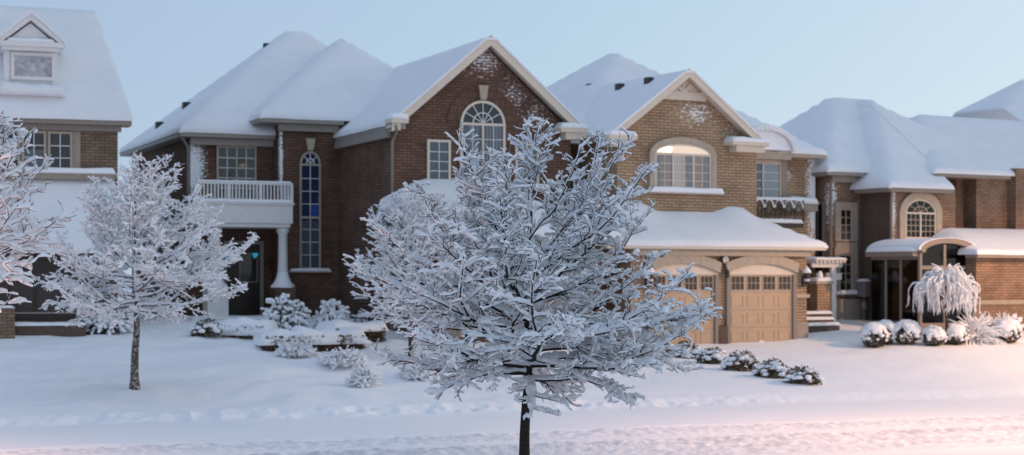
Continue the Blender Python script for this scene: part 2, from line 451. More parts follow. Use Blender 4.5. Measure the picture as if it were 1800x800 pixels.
def window(h, u0, u1, z0, zs, v, lights=(1.0,), rows=4, cols=2, rise=0.0, frame='cream_trim', fw=.055, bars='white_trim',
           curtain=None, sill=None, room='room', surround=None, sw=.16, keystone=None, fan=False, fanpane=None, transom=None, label=None, open_base=False):
    """a window of the house: frame with its bars (one mesh), pane, curtain, sill, surround as sub-parts"""
    root = h.root
    mb = MB()
    zt = zs
    mb.ring(outline(u0,u1,z0,zs,rise), outline(u0,u1,z0,zs,rise,ins=fw), v-.075, v+.02)
    if rise > 0:
        mb.box(u0+fw*.9, u1-fw*.9, v-.073, v+.015, zs-fw*.5, zs+fw*.5)
    W = u1-u0-2*fw; tot = sum(lights); cu = u0+fw; edges = []
    for k, l in enumerate(lights):
        a = cu + (0 if k == 0 else .03); b = cu + W*l/tot - (0 if k == len(lights)-1 else .03)
        edges.append((a, b)); cu += W*l/tot
        if k: mb.box(a-.06, a, v-.071, v+.013, z0+fw*.9, zs-(fw*.4 if rise>0 else fw*.9))
    if transom:
        mb.box(u0+fw*.9, u1-fw*.9, v-.072, v+.014, transom-.035, transom+.035)
    o = mb.build('window', M[frame], root)
    if label: o['label'] = label
    g = MB(); bw = .0105
    zlo, zhi = z0+fw, zs-(fw*.5 if rise > 0 else fw)
    for (a, b) in edges:
        for c in range(1, cols):
            x = a+(b-a)*c/cols; g.box(x-bw, x+bw, v-.066, v-.045, zlo, zhi)
        for r_ in range(1, rows):
            zz = zlo+(zhi-zlo)*r_/rows; g.box(a, b, v-.064, v-.046, zz-bw, zz+bw)
    if fan:
        m = (u0+u1)/2; w = (u1-u0)/2-fw; hh = rise-fw; zb = zs+fw*.5
        for an in (36,72,108,144) if fan == 4 else (30,60,90,120,150) if fan == 5 else (45,90,135):
            c, s_ = math.cos(R(an)), math.sin(R(an))
            p0 = (m+c*.02, zb+s_*.02); p1 = (m+c*w, zb+s_*(hh-fw*.4)); nx, nz = -s_*bw, c*bw
            g.prism([(p0[0]-nx,p0[1]-nz),(p1[0]-nx,p1[1]-nz),(p1[0]+nx,p1[1]+nz),(p0[0]+nx,p0[1]+nz)][::-1], v-.066, v-.047)
        oo = [(m+.5*w*math.cos(PI*i/12), zb+.5*hh*math.sin(PI*i/12)) for i in range(13)]
        ii = [(m+(.5*w-.026)*math.cos(PI*i/12), zb+(.5*hh-.026)*math.sin(PI*i/12)) for i in range(13)]
        g.ring(oo, ii, v-.067, v-.0475)
    if g.v: g.build('glazing_bars', M[bars], o)
    if rise > 0 and fanpane:
        pane_mesh(outline(u0,u1,z0,zs,0,ins=fw*.8), v-.042).build('pane', M['glass'], o)
        fo = [(x,z) for x,z in outline(u0,u1,zs,zs+.001,rise,ins=fw*.8)[2:]]
        pane_mesh(fo, v-.042).build('fanlight', M[fanpane], o)
    else:
        pane_mesh(outline(u0,u1,z0,zs,rise,ins=fw*.8), v-.042).build('pane', M['glass'], o)
    pane_mesh(outline(u0,u1,z0,zs,rise,ins=fw*.7), v-.008, .004).build('interior', M[room], o)
    if curtain:
        for (frac0, frac1, zz0, zz1, mt) in curtain:
            a = u0+fw+(u1-u0-2*fw)*frac0; b = u0+fw+(u1-u0-2*fw)*frac1
            folds(a, b, zlo+(zhi-zlo)*zz0, zlo+(zhi-zlo)*zz1, v-.025).build('curtain', M[mt], o)
    if surround:
        if rise > 0:
            so, si = outline(u0,u1,z0,zs,rise,ins=-sw), outline(u0,u1,z0,zs,rise,ins=-.004)
        else:
            so, si = outline(u0,u1,z0,zs,0,ins=-sw), outline(u0,u1,z0,zs,0,ins=-.004)
        so = [(x, z0) if i < 2 else (x, z) for i, (x, z) in enumerate(so)]; si = [(x, z0) if i < 2 else (x, z) for i, (x, z) in enumerate(si)]
        n = len(so)
        s2 = MB()
        for i in range(1, n):
            j = (i+1) % n
            quad = [so[i], so[j], si[j], si[i]]
            s2.prism(quad, v-.10 - (.006 if (rise > 0 and 2 <= i < n-1 and ((i-2)//3) % 2) else 0), v+.01)
        s2.build('stone_surround', M[surround], o)
    if keystone:
        m = (u0+u1)/2; zt = zs+rise
        kb, kt, k0, k1 = keystone
        MB().prism([(m-kb,zt+k0),(m+kb,zt+k0),(m+kt,zt+k1),(m-kt,zt+k1)], v-.13, v+.01).build('keystone', M[surround or 'stone'], o)
    if sill:
        a, b, st = sill
        MB().box(a, b, v-.16, v+.01, z0-.10, z0-.003).build('sill', M[surround or 'stone'], o, bevel=.01)
        snow_ledge(a-.02, b+.02, v-.19, v-.01, z0-.06, st, o)
    return o
def snow_ledge(u0, u1, v0, v1, z, h, parent, name='snow_ledge', mat='snow', seed=1, lump=1.0):
    """rounded lumpy strip of snow lying on a ledge"""
    L_ = u1-u0; n = max(6, int(L_/.08)); k = 9; vs = []; fs = []
    for i in range(n+1):
        f = i/n; endr = min(1, math.sqrt(max(0, 1-max(0, 1-min(f,1-f)*L_/.1)**2))+.02)
        hh = h*endr*(1+lump*(.22*float(vnoise(f*L_*2.2, seed*7.3, seed)) + .15*float(vnoise(f*L_*6, seed*3.1, seed+1))))
        for q in range(k):
            a = PI*q/(k-1)
            c = math.cos(a); s_ = math.sin(a)
            y = (v0+v1)/2 - (v1-v0)/2*(abs(c)**.6*(1 if c > 0 else -1))
            if lump > 1: y += .12*float(vnoise(f*L_*1.7, q*.6, seed+7))*lump*.5
            vs.append((u0+L_*f, y, z + hh*(s_**(.6 if lump <= 1 else .85) if s_ > 0 else 0)*(1+(.25*float(vnoise(f*L_*3.1, q*.9, seed+9)) if lump > 1 else 0))))
    for i in range(n):
        for q in range(k-1):
            a = i*k+q; fs.append((a, a+k, a+k+1, a+1))
        fs.append((i*k, i*k+k-1, (i+1)*k+k-1, (i+1)*k))
    fs += [tuple(range(k)), tuple(n*k+q for q in range(k-1,-1,-1))]
    return MB().add(vs, fs).build(name, M[mat], parent, smooth=True)

def grid_lines(a, b, step, fine=.05, near=.2):
    inner = list(np.linspace(a+near, b-near, max(3, int((b-a-2*near)/step)+1)))
    e1 = list(np.arange(a, a+near-.001, fine)); e2 = list(np.arange(b, b-near+.001, -fine))[::-1]
    return e1 + inner + e2
def roof(h, u0, u1, v0, v1, ze, sl=None, sr=None, sf=None, sb=None, top=None, step=.3, skirt=.08, soft=.05, seed=0, wav=.016, fn=None, edge=(1,1,1,1), parent=None, name='roof', mat='roof_snow', lift=.07, warp=None):
    """snow-covered roof block: planes rising from the given sides (slope per metre), softened by the snow"""
    us = np.array(grid_lines(u0,u1,step)); vs_ = np.array(grid_lines(v0,v1,step))
    U, V = np.meshgrid(us, vs_)
    if fn is not None:
        H = fn(U, V)
    else:
        terms = []
        if sl: terms.append(sl*(U-u0))
        if sr: terms.append(sr*(u1-U))
        if sf: terms.append(sf*(V-v0))
        if sb: terms.append(sb*(v1-V))
        if top is not None: terms.append(np.full_like(U, top-ze))
        A = np.stack(terms, 0)
        H = -soft*np.log(np.exp(-(A-A.min(0))/soft).sum(0)) + A.min(0)
        H = np.maximum(H, -.05)
        H = ze + H
    H = H + wav*vnoise(U*.8+seed*9.1, V*.8, seed) + wav*.5*vnoise(U*2.5+seed*3, V*2.5, seed+5)
    d = np.full_like(U, 9.)
    for on, dist in zip(edge, (U-u0, u1-U, V-v0, v1-V)):
        if on: d = np.minimum(d, dist)
    q = np.clip(1-d/.13, 0, 1)
    H = H + lift - .065*(1-np.sqrt(np.clip(1-q*q, 0, 1)))
    if warp is not None: U = warp(U, V)
    nu, nv = len(us), len(vs_)
    v = [(float(U[j,i]), float(V[j,i]), float(H[j,i])) for j in range(nv) for i in range(nu)]
    f = [(j*nu+i, j*nu+i+1, (j+1)*nu+i+1, (j+1)*nu+i) for j in range(nv-1) for i in range(nu-1)]
    bd = [i for i in range(nu)] + [j*nu+nu-1 for j in range(1,nv)] + [(nv-1)*nu+i for i in range(nu-2,-1,-1)] + [j*nu for j in range(nv-2,0,-1)]
    b = len(v)
    for i in bd: v.append((v[i][0], v[i][1], v[i][2]-skirt))
    n = len(bd)
    for i in range(n):
        j = (i+1) % n; f.append((bd[i], b+i, b+j, bd[j]))
    o = mesh_obj(name, v, f, M[mat], parent or h.root, True)
    me = o.data
    try:
        me.set_sharp_from_angle(angle=R(50))
    except Exception: pass
    return o
def eave_box(h, u0, u1, v0, v1, zt, th=.2, mat='beige_trim', gutter=None):
    """fascia and soffit under a hip roof, with a moulded lower board"""
    m = MB().box(u0+.03,u1-.03,v0+.03,v1-.03,zt-th,zt+.04)
    return m.build('eave', M[mat], h.root, bevel=.02)
def downspout(h, pts, mat='taupe'):
    return MB().tube(pts, .05, 8).build('downspout', M[mat], h.root, smooth=True)
def rake(h, um, half, zb, rise, v0, v1, th=.26, mat='cream_trim', fas=.05):
    """gable boards: a chevron with its soffit"""
    zp = zb+rise; k = rise/half
    L0, R0 = um-half, um+half
    poly_o = [(L0,zb),(um,zp),(R0,zb)]; d = th*math.sqrt(1+k*k)
    a = MB()
    for sgn in (-1,1):
        e = um+sgn*half
        q = [(e,zb),(e,zb-d*.9),(um,zp-d*.9),(um,zp)]
        if sgn > 0: q = q[::-1]
        q2 = [(e - sgn*0, zb), (e, zb-d*.9), (um, zp-d*.9), (um, zp)]
        a.prism(q if sgn < 0 else q2[::-1], v0, v0+fas)
        c = [(e,zb-.02),(e,zb-d*.55),(um,zp-d*.55),(um,zp-.02)]
        a.prism(c if sgn < 0 else c[::-1], v0+fas+.002, v1)
    return a.build('rake_board', M[mat], h.root)
def eave_return(h, u0, u1, v0, v1, z0, z1, mat='cream_trim', left=True):
    o = MB().box(u0,u1,v0,v1,z0,z1).build('eave_return', M[mat], h.root, bevel=.02)
    u2, u3 = (u0+.12,u1-.22) if left else (u0+.22,u1-.12)
    MB().box(u2,u3,v0+.1,v1,z0-.2,z0-.002).build('bracket', M[mat], o)
    snow_ledge(u0-.01,u1+.01,v0-.02,v1,z1-.04,.17,o,seed=3)
    return o

def proj(h, u, v, z):
    x, y = h.world(u, v)
    return 900+F*x/y, HY-F*(z-ZC)/y
def solve_hip(h, a, b, ze, px, py, du=1.0, dv=1.0):
    """distance k along a hip starting at eave corner (a,b) until photo column px, and the slope that puts it at row py"""
    lo, hi = .3, 14.
    f = lambda k: proj(h, a+du*k, b+dv*k, ze)[0]-px
    for _ in range(60):
        m = (lo+hi)/2
        if f(lo)*f(m) <= 0: hi = m
        else: lo = m
    k = (lo+hi)/2
    x, y = h.world(a+du*k, b+dv*k)
    return k, (ZC-(py-HY)/F*y - ze)/k

def roof_vent(h, u, v, z, s=1.0):
    return MB().box(u-.13*s,u+.13*s,v-.12,v+.16,z-.1,z+.16*s).build('roof_vent', M['metal_dark'], h.root, bevel=.02)

# ================================================================== HOUSE B : dark brick with the big gable
B = House(850, 51.0, 23.7, 'brick_house', 'dark red-brown brick house with white balcony, columned porch and tall gable behind the bare trees')
uL, uR = B.u(690), B.u(1003)
vT = B.v(594, uL); uTL = B.u(492, vT); vL = B.v(478, uTL); uLL = B.u(335, vL)
zb = B.z(214, 700, -.45)
ZG = .1
clB = [(B.u(850), 0, B.z(105,850), 1.3, .5, 1.0, .42), (B.u(900), 0, B.z(170,900), 1.2, .5, 1.4, .33), (B.u(940), 0, B.z(200,940), 1.0, .5, 1.2, .3),
       (B.u(330,vL)+.1, vL, B.z(290,345,vL), .75, .5, 1.5, .8), (B.u(494,vT), vT, B.z(280,494,vT), .12, .4, 2.4, .75)]
M['brick_B'] = brick('brick_dark', (.185,.107,.076), (.125,.073,.054), (.065,.046,.037), clB)
w = MB()
ztop = zb-.05
w.box(uL, uR, 0, 12, ZG, ztop)
um = (B.u(690,-.45)+B.u(1030,-.45))/2; half = (B.u(1030,-.45)-B.u(690,-.45))/2
zpk = B.z(62, 857, -.45); rise = zpk-zb
kk = rise/half
hw = (uR-uL)/2; mw = (uL+uR)/2
w.prism([(uL,ztop-.01),(uR,ztop-.01),(um,ztop+ (hw)*kk)], .003, 6)
w.box(uTL, uL+.5, vT, 12.2, ZG, ztop+.35)
w.box(uLL, uTL+.5, vL, vL+9.3, ZG, ztop-.1)
w.build('wall', M['brick_B'], B.root)
# roofs
roof(B, um-half, um+half, -.45, 9, zb, sl=kk, sr=kk, seed=1, edge=(1,1,0,1))
rake(B, um, half, zb+.02, rise, -.43, .1, mat='cream_trim')
eave_return(B, um-half-.05, B.u(718,-.45), -.5, .1, B.z(216,690,-.45), B.z(206,690,-.45), 'cream_trim', True)
eave_return(B, B.u(985,-.45), um+half+.05, -.5, .1, B.z(233,1010,-.45), B.z(223,1010,-.45), 'cream_trim', False)
eL = (uLL-.45, vL-.45); zeL = B.z(231, 400, vL-.45)
k1, s1 = solve_hip(B, eL[0], eL[1], zeL, 488, 70)
k1b = B.u(600, vL-.45+k1)
roof(B, eL[0], B.u(566, vL-.45+k1)+k1*.9, eL[1], eL[1]+max(2*k1, 9.9), zeL, sl=s1, sf=s1, sb=s1*.95, sr=s1/.9, seed=2, edge=(1,0,1,0))
uT0 = B.u(457, vT-.45); zeT = B.z(203, 460, vT-.45)
k2, s2 = solve_hip(B, uT0, vT-.45, zeT, 600, 67)
def tower_fn(U, V):
    a = np.stack([s2*(U-uT0), s2*(uT0+2*k2-U), s2*(V-(vT-.45)), s2*((vT-.45)+2*k2-V)], 0)
    return zeT + np.maximum(-.05*np.log(np.exp(-(a-a.min(0))/.05).sum(0))+a.min(0), -.05)
uT1 = B.u(607, vT-.45)
roof(B, uT0, uT0+2*k2, vT-.45, vT-.45+2*k2, 0, fn=tower_fn, seed=3, edge=(1,1,1,0))
eave_box(B, eL[0], uTL+.4, eL[1], eL[1]+9.9, zeL, .2, 'grey_trim')
MB().box(uLL-.03, uTL+.05, vL-.2, vL-.002, zeL-.42, zeL-.205).build('frieze_board', M['grey_trim'], B.root)
eave_box(B, uT0, uT1, vT-.45, vT+1, zeT, .2, 'grey_trim')
MB().box(uTL-.08, uL-.02, vT-.18, vT-.002, zeT-.42, zeT-.205).build('frieze_board', M['grey_trim'], B.root)
eave_box(B, um-half, um-half+.48, -.38, vT-.05, zb, .2, 'grey_trim')
MB().box(uL-.15, uL-.002, .15, vT-.1, zb-.42, zb-.205).build('frieze_board', M['grey_trim'], B.root)
# windows of the gable
zs_ = B.z(219, 848); rr = B.z(177,848)-zs_
window(B, B.u(808), B.u(887), B.z(322,848), zs_, 0, (1,1), 4, 2, rise=rr, fan=5, frame='cream_trim', fw=.075,
       curtain=[(0,1,0,1,'curtain_dim'),(.12,.42,.1,1,'curtain'),(.56,.95,.1,1,'curtain')], keystone=(.09,.15,.02,.45), sill=(B.u(800),B.u(895),.12))
# soldier-course arch of brick round the head
m_ = (B.u(808)+B.u(887))/2; wv = (B.u(887)-B.u(808))/2
oo = [(m_+(wv+.42)*math.cos(PI*i/18), zs_+(rr+.42)*math.sin(PI*i/18)) for i in range(19)]
ii = [(m_+(wv+.01)*math.cos(PI*i/18), zs_+(rr+.01)*math.sin(PI*i/18)) for i in range(19)]
M['brick_arch'] = brick('brick_arch', (.17,.096,.068), (.12,.068,.05), (.065,.046,.037), [], course=.23, length=.088)
ar = MB()
for i in range(18): ar.prism([oo[i],oo[i+1],ii[i+1],ii[i]], -.035, .02)
ar.build('brick_arch', M['brick_arch'], B.root)
window(B, B.u(750), B.u(791), B.z(322,770), B.z(246,770), 0, (1,), 4, 2, frame='cream_trim', fw=.07, curtain=[(0,1,0,1,'curtain_dim')], sill=(B.u(731),B.u(797),.12))
window(B, B.u(905), B.u(946), B.z(327,925), B.z(252,925), 0, (1,), 4, 2, frame='cream_trim', fw=.07, curtain=[(0,1,0,1,'curtain_dim')], sill=(B.u(899),B.u(963),.12))
# tower window
zt_ = B.z(290,545,vT); rt = B.z(266,545,vT)-zt_
window(B, B.u(526,vT), B.u(563,vT), B.z(474,545,vT), zt_, vT, (1,), 8, 2, rise=rt, fan=3, frame='beige_trim', fw=.06, room='blue_room', transom=B.z(383,545,vT),
       curtain=[(0,1,0,.46,'curtain_dim'),(.62,.95,.50,.62,'blue_lamp')], keystone=(.08,.15,.02,.40), sill=(B.u(508,vT),B.u(580,vT),.1))
# window over the balcony
window(B, B.u(380,vL), B.u(450,vL), B.z(352,415,vL), B.z(257,415,vL), vL, (1,1), 5, 2, frame='beige_trim', fw=.06)
# balcony
vB = vL-2.0
b0, b1 = B.u(345,vB), B.u(515,vB)
zf1, zf0 = B.z(360,430,vB), B.z(398,430,vB)
bal = MB().box(b0, b1, vB, vL-.003, zf0+.1, zf1).box(b0+.06, b1-.06, vB+.06, vL-.004, zf0-.02, zf0+.1).box(b0-.04,b1+.04,vB-.04,vL-.005,zf1,zf1+.07).build('balcony', M['white_trim'], B.root, bevel=.012)
snow_ledge(b0-.05, b1+.05, vB-.05, vB+.5, zf1+.06, .11, bal)
zr1, zr0 = B.z(320,430,vB), B.z(353,430,vB)
ra = MB().box(b0, b1, vB+.02, vB+.09, zr1-.07, zr1).box(b0+.05, b1-.05, vB+.03, vB+.08, zr0, zr0+.06)
n_ = 27
for i in range(n_+1):
    x = b0+.03+(b1-b0-.06)*i/n_; wd = .042 if i % 9 == 0 else .02
    ra.box(x-wd, x+wd, vB+.055-wd, vB+.055+wd, zf1+.072 if wd > .03 else zr0+.06, zr1-.068)
for yy in np.linspace(vB+.2, vL-.1, 10): ra.box(b1-.075, b1-.035, yy-.02, yy+.02, zr0+.06, zr1-.068)
ra.box(b1-.09, b1-.02, vB+.092, vL-.02, zr1-.069, zr1-.002).box(b1-.08,b1-.03,vB+.09,vL-.02,zr0+.002,zr0+.058)
rl = ra.build('railing', M['white_trim'], bal)
snow_ledge(b0, b1, vB+.01, vB+.10, zr1-.005, .05, bal, seed=4)
# porch columns
def column(px, ybase, pmat):
    u = B.u(px, vB+.3); zb_ = B.z(ybase, px, vB+.3); zt = zf0-.02
    c = MB().lathe(u, vB+.3, [(.20,zt),(.20,zt-.12),(.14,zt-.2),(.15,zt-1.0),(.165,zb_+.3),(.17,zb_+.28)][::-1]).build('column', M['white_trim'], B.root, smooth=True)
    MB().lathe(u, vB+.3, [(.37,zb_-.04),(.38,zb_+.03),(.27,zb_+.13),(.19,zb_+.32),(.17,zb_+.45)], 20).build('snow_collar', M['snow'], c, smooth=True)
    MB().box(u-.32,u+.32,vB-.02,vB+.62,ZG,zb_-.03).build('pedestal', pmat, c)
column(497, 504, M['brick_B']); column(379, 505, M['white_trim'])
# door with its side light
dv = vL
MB().box(B.u(393,dv), B.u(462,dv), dv-.10, dv+.01, B.z(556,430,dv), B.z(424,430,dv)).build('door_frame', M['grey_trim'], B.root)
dr = MB().box(B.u(398,dv), B.u(455,dv), dv-.13, dv-.02, B.z(556,430,dv)+.02, B.z(430,430,dv)).build('door', M['door_dark'], B.root)
pu0, pu1, pz0, pz1 = B.u(418,dv), B.u(451,dv), B.z(497,435,dv), B.z(445,435,dv)
MB().ring([(pu0,pz0),(pu1,pz0),(pu1,pz1),(pu0,pz1)], [(pu0+.04,pz0+.04),(pu1-.04,pz0+.04),(pu1-.04,pz1-.04),(pu0+.04,pz1-.04)], dv-.16, dv-.12).build('pane_frame', M['taupe'], dr)
MB().box(pu0+.03, pu1-.03, dv-.14, dv-.125, pz0+.03, pz1-.03).build('pane', M['glass'], dr)
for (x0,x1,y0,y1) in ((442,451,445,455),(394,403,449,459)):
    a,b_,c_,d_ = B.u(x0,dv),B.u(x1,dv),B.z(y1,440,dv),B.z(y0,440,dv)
    MB().prism([(a,(c_+d_)/2),(a+.06,c_),(b_,d_-.06),(b_,d_),(a,d_)], dv-.18, dv-.165).build('reflection_sliver', M['teal_reflection'], dr)  # teal reflections in the door, painted as small glowing slivers
MB().tube([(B.u(404,dv),dv-.2,B.z(505,404,dv)),(B.u(404,dv),dv-.2,B.z(495,404,dv))],.025).build('handle', M['metal_dark'], dr)
MB().box(b0-.2, b1+.1, vB-.3, vL, ZG, B.z(556,430,dv)-.005).build('porch_floor', M['concrete'], B.root)
snow_ledge(b0-.25, b1+.15, vB-.4, vB+.9, B.z(558,430,dv)-.02, .12, B.root)
# downspouts and vents
downspout(B, [(um-half+.1,-.42,zb-.1),(um-half+.15,-.42,zb-.25),(uL-.03,-.06,zb-.55),(uL-.03,-.06,ZG+.2)])
downspout(B, [(eL[0]+.05,eL[1]+.2,zeL-.1),(uLL-.07,vL+.05,zeL-.5),(uLL-.07,vL+.05,ZG+.2)])
for kx, ky in ((.35,6.2),(.75,5.6)):
    roof_vent(B, eL[0]+kx*2, eL[1]+ky, zeL+s1*kx*2+.05)
MB().box(eL[0]+k1-.42,eL[0]+k1-.1,eL[1]+k1+.2,eL[1]+k1+.4,zeL+s1*k1-.5,zeL+s1*k1-.1).build('roof_vent', M['metal_dark'], B.root, bevel=.03)
# side windows on the dark left wall
# garage wing of B behind the street tree
g0, g1_ = uL+.05, uR-.25; vg = -2.6
gz = ZG; zge = 3.35
w = MB().box(g0, g1_, vg, .2, gz, zge-.1)
w.build('garage_wall', M['brick_B'], B.root)
def lean_fn(h_ze, a0, a1, f0, s, bumps=()):
    def fn(U, V):
        extra = 0*U
        for (bu, bv, ru, rv, bh) in bumps: extra = extra + bh*np.exp(-(abs(U-bu)/ru)**4 - ((V-bv)/rv)**2)
        a = np.stack([s*(U-a0), s*(a1-U), s*(V-f0)], 0)
        return h_ze + np.maximum(-.05*np.log(np.exp(-(a-a.min(0))/.05).sum(0))+a.min(0), -.05) + extra
    return fn
roof(B, g0-.45, g1_+.4, vg-.45, .0, 0, fn=lean_fn(zge, g0-2.2, g1_+.4, vg-.45, .5), seed=6, edge=(1,1,1,0), skirt=.25)
eave_box(B, g0-.45, g1_+.4, vg-.45, -.02, zge, .22, 'cream_trim')
MB().box(B.u(688), B.u(732), -.5, -.02, B.z(356,710)-.1, B.z(349,710)).build('snow_heap', M['snow'], B.root, bevel=.05)

def garage_door(h, u0, u1, z0, z1, v, rows=4, cols=4, mat='door_tan', arch=.28, archmat='stone', panemat='pane_brown'):
    """sectional door: recessed panels, a row of lights on top, arched head panel and stone arch"""
    o = MB().box(u0, u1, v-.03, v+.02, z0, z1).build('garage_door', M[mat], h.root)
    rh = (z1-z0)/rows; cw = (u1-u0)/cols
    p = MB()
    for r_ in range(rows-1):
        zz = z0+rh*r_
        for c in range(cols):
            a, b_ = u0+cw*c+.07, u0+cw*(c+1)-.07
            p.ring([(a,zz+.09),(b_,zz+.09),(b_,zz+rh-.09),(a,zz+rh-.09)], [(a+.035,zz+.125),(b_-.035,zz+.125),(b_-.035,zz+rh-.125),(a+.035,zz+rh-.125)], v-.045, v-.029)
    p.build('panel_moulding', M[mat], o)
    sm = MB()
    for r_ in range(1, rows): sm.box(u0, u1, v-.034, v-.026, z0+rh*r_-.012, z0+rh*r_+.012)
    sm.build('section_joint', M['grey_trim'], o)
    for c in range(cols):
        a, b_ = u0+cw*c+.05, u0+cw*(c+1)-.05; zz0, zz1 = z1-rh+.06, z1-.03
        f_ = MB().ring([(a,zz0),(b_,zz0),(b_,zz1),(a,zz1)], [(a+.025,zz0+.025),(b_-.025,zz0+.025),(b_-.025,zz1-.025),(a+.025,zz1-.025)], v-.05, v-.028)
        for q in (1,2): f_.box(a+(b_-a)*q/3-.008, a+(b_-a)*q/3+.008, v-.046, v-.036, zz0+.02, zz1-.02)
        f_.box(a+.02, b_-.02, v-.045, v-.037, (zz0+zz1)/2-.008, (zz0+zz1)/2+.008)
        f_.build('light_frame', M['beige_trim'], o)
        MB().box(a+.02, b_-.02, v-.0335, v-.031, zz0+.02, zz1-.02).build('pane', M[panemat], o)
    MB().box((u0+u1)/2-.09,(u0+u1)/2+.09,v-.055,v-.03,z0+.09,z0+.14).build('handle', M['white_trim'], o)
    m = (u0+u1)/2; hw = (u1-u0)/2+.14
    # head panel under the arch
    n = 16
    low = [(u0-.12, z1), (u1+.12, z1)]
    top = [(m+hw*math.cos(PI*i/n), z1+.06+arch*math.sin(PI*i/n)**1.0) for i in range(n+1)]
    top = [(m+hw*(1-2*i/n), z1+.05+arch*(1-(1-2*i/n)**2)) for i in range(n+1)]
    MB().prism(low+top, v-.06, v+.02).build('arch_panel', M['cream_trim'], o)
    st = MB(); rise2 = arch
    for i in range(7):
        t0, t1 = i/7, (i+1)/7
        seg = []
        for t in (t0, (t0+t1)/2, t1): seg.append((m+hw*(1-2*t)*1.0, z1+.055+arch*(1-(1-2*t)**2)))
        up = [(x+(x-m)*.05, z+.30) for x, z in seg]
        st.prism([seg[0]]+[up[0],up[1],up[2]]+[seg[2],seg[1]], v-.16-(.005 if i % 2 else 0), v-.05)
    st.build('stone_arch', M[archmat], o)
    MB().box(u0-.14,u0-.003,v-.10,v+.02,z0,z1-.003).build('jamb', M['taupe'], o)
    MB().box(u1+.003,u1+.14,v-.10,v+.02,z0,z1-.003).build('jamb', M['taupe'], o)
    return o
for (a_, b_) in ((g0+.5, g0+2.75), (g1_-2.75, g1_-.5)):
    garage_door(B, a_, b_, gz+.25, gz+2.45, vg-.003, mat='taupe', archmat='stone_grey')

def lantern(h, u, v, z, parent=None):
    o = MB().lathe(u, v-.2, [(.01,z-.22),(.05,z-.2),(.085,z-.1),(.11,z+.16),(.13,z+.18),(.04,z+.3),(.01,z+.34)], 8).build('wall_lantern', M['metal_dark'], parent or h.root)
    MB().tube([(u,v,z-.02),(u,v-.1,z-.26),(u,v-.2,z-.2)], .018).box(u-.05,u+.05,v-.03,v,z-.25,z+.1).build('bracket', M['metal_dark'], o)
    MB().lathe(u, v-.2, [(.088,z-.08),(.105,z+.13)], 8).build('glass', M['curtain'], o)
    MB().lathe(u, v-.2, [(.15,z+.18),(.13,z+.24),(.06,z+.33),(.01,z+.40)], 12).build('snow_cap', M['snow'], o, smooth=True)
    return o

# ================================================================== HOUSE C : tan brick, double garage
C = House(1335, 52.7, 30.0, 'brick_house', 'tan brick house with lit arched window over a snow-covered double garage')
c0, c1 = C.u(1108), C.u(1418)
v2 = 1.25; d0, d1 = C.u(1085,v2), C.u(1330,v2)
v3 = 3.2; e1 = C.u(1433,v3)
zbC = C.z(246, 1340, .8)
clC = [(C.u(1225,v2), v2, C.z(200,1225,v2), 1.4, .5, .75, .42), (C.u(1290,v2), v2, C.z(240,1290,v2), 1.0, .5, 1.0, .3),
       (e1-.05, v3, C.z(340,1425,v3), .55, .5, 3.3, .78), (C.u(1385,v3), v3, C.z(310,1385,v3), .5, .5, .5, .34)]
M['brick_C'] = brick('brick_tan', (.44,.31,.20), (.35,.24,.155), (.17,.118,.082), clC, course=.093, length=.29)
w = MB()
zge = C.z(429, 1300, -.45)
w.box(c0, c1, 0, 9, -.3, zge-.1)
w.box(d0, d1, v2, 12, zge-.2, zbC-.05)
umC = (C.u(1078,.8)+C.u(1342,.8))/2; halfC = (C.u(1342,.8)-C.u(1078,.8))/2
riseC = C.z(121,1210,.8)-zbC; kC = riseC/halfC
w.prism([(d0,zbC-.06),(d1,zbC-.06),(umC,zbC-.06+(d1-d0)/2*kC)], v2+.003, 7)
w.box(d1-.5, e1, v3, 12.1, -.3, zbC-.3)
w.build('wall', M['brick_C'], C.root)
roof(C, umC-halfC, umC+halfC, .8, 9, zbC, sl=kC, sr=kC, seed=11, edge=(1,1,0,1))
rake(C, umC, halfC, zbC+.02, riseC, .82, v2+.1, mat='cream_trim', th=.24)
eave_return(C, C.u(1287,.8), C.u(1352,.8), .76, v2+.1, C.z(256,1320,.8), C.z(248,1320,.8), 'cream_trim', False)
eave_return(C, C.u(1070,.8), C.u(1120,.8), .76, v2+.1, C.z(245,1095,.8), C.z(236,1095,.8), 'cream_trim', True)
eave_box(C, umC-halfC, umC-halfC+.5, 1.3, 9, zbC, .2, 'grey_trim')
# main hip roof
zeC = C.z(268, 1440, v3-.5)
ua, ub = d0-.45, C.u(1456, v3-.5)
kc, sc_ = solve_hip(C, ub, v3-.5, zeC, 1078, 91, du=-1)
print('C hip', kc, sc_, (ub-ua)/2)
roof(C, ub-2*kc, ub, v3-.5, v3-.5+2*kc, zeC, sl=sc_, sr=sc_, sf=sc_, sb=sc_, seed=12)
eave_box(C, d1-.3, ub, v3-.5, v3+9, zeC, .2, 'beige_trim')
# gable trim triangle with sunburst
tz0 = C.z(169,1205,v2); tw = umC-C.u(1161,v2)
th_ = C.z(133,1207,v2)-tz0
t_ = MB().prism([(umC-tw,tz0),(umC+tw,tz0),(umC,tz0+th_)], v2-.06, v2+.0).build('gable_panel', M['cream_trim'], C.root)
sb_ = MB().box(umC-tw-.06, umC+tw+.06, v2-.11, v2-.058, tz0-.14, tz0+.12)
for an in (45, 90, 135):
    c_, s_ = math.cos(R(an)), math.sin(R(an)); Lr = th_*(.98 if an == 90 else .62)
    p0 = (umC, tz0+.1); p1 = (umC+c_*Lr, tz0+.08+s_*Lr); nx, nz = -s_*.045, c_*.045
    sb_.prism([(p0[0]+nx,p0[1]+nz),(p0[0]-nx,p0[1]-nz),(p1[0]-nx,p1[1]-nz),(p1[0]+nx,p1[1]+nz)], v2-.10-.001*an/45, v2-.061)
sb_.build('sunburst', M['cream_trim'], t_)
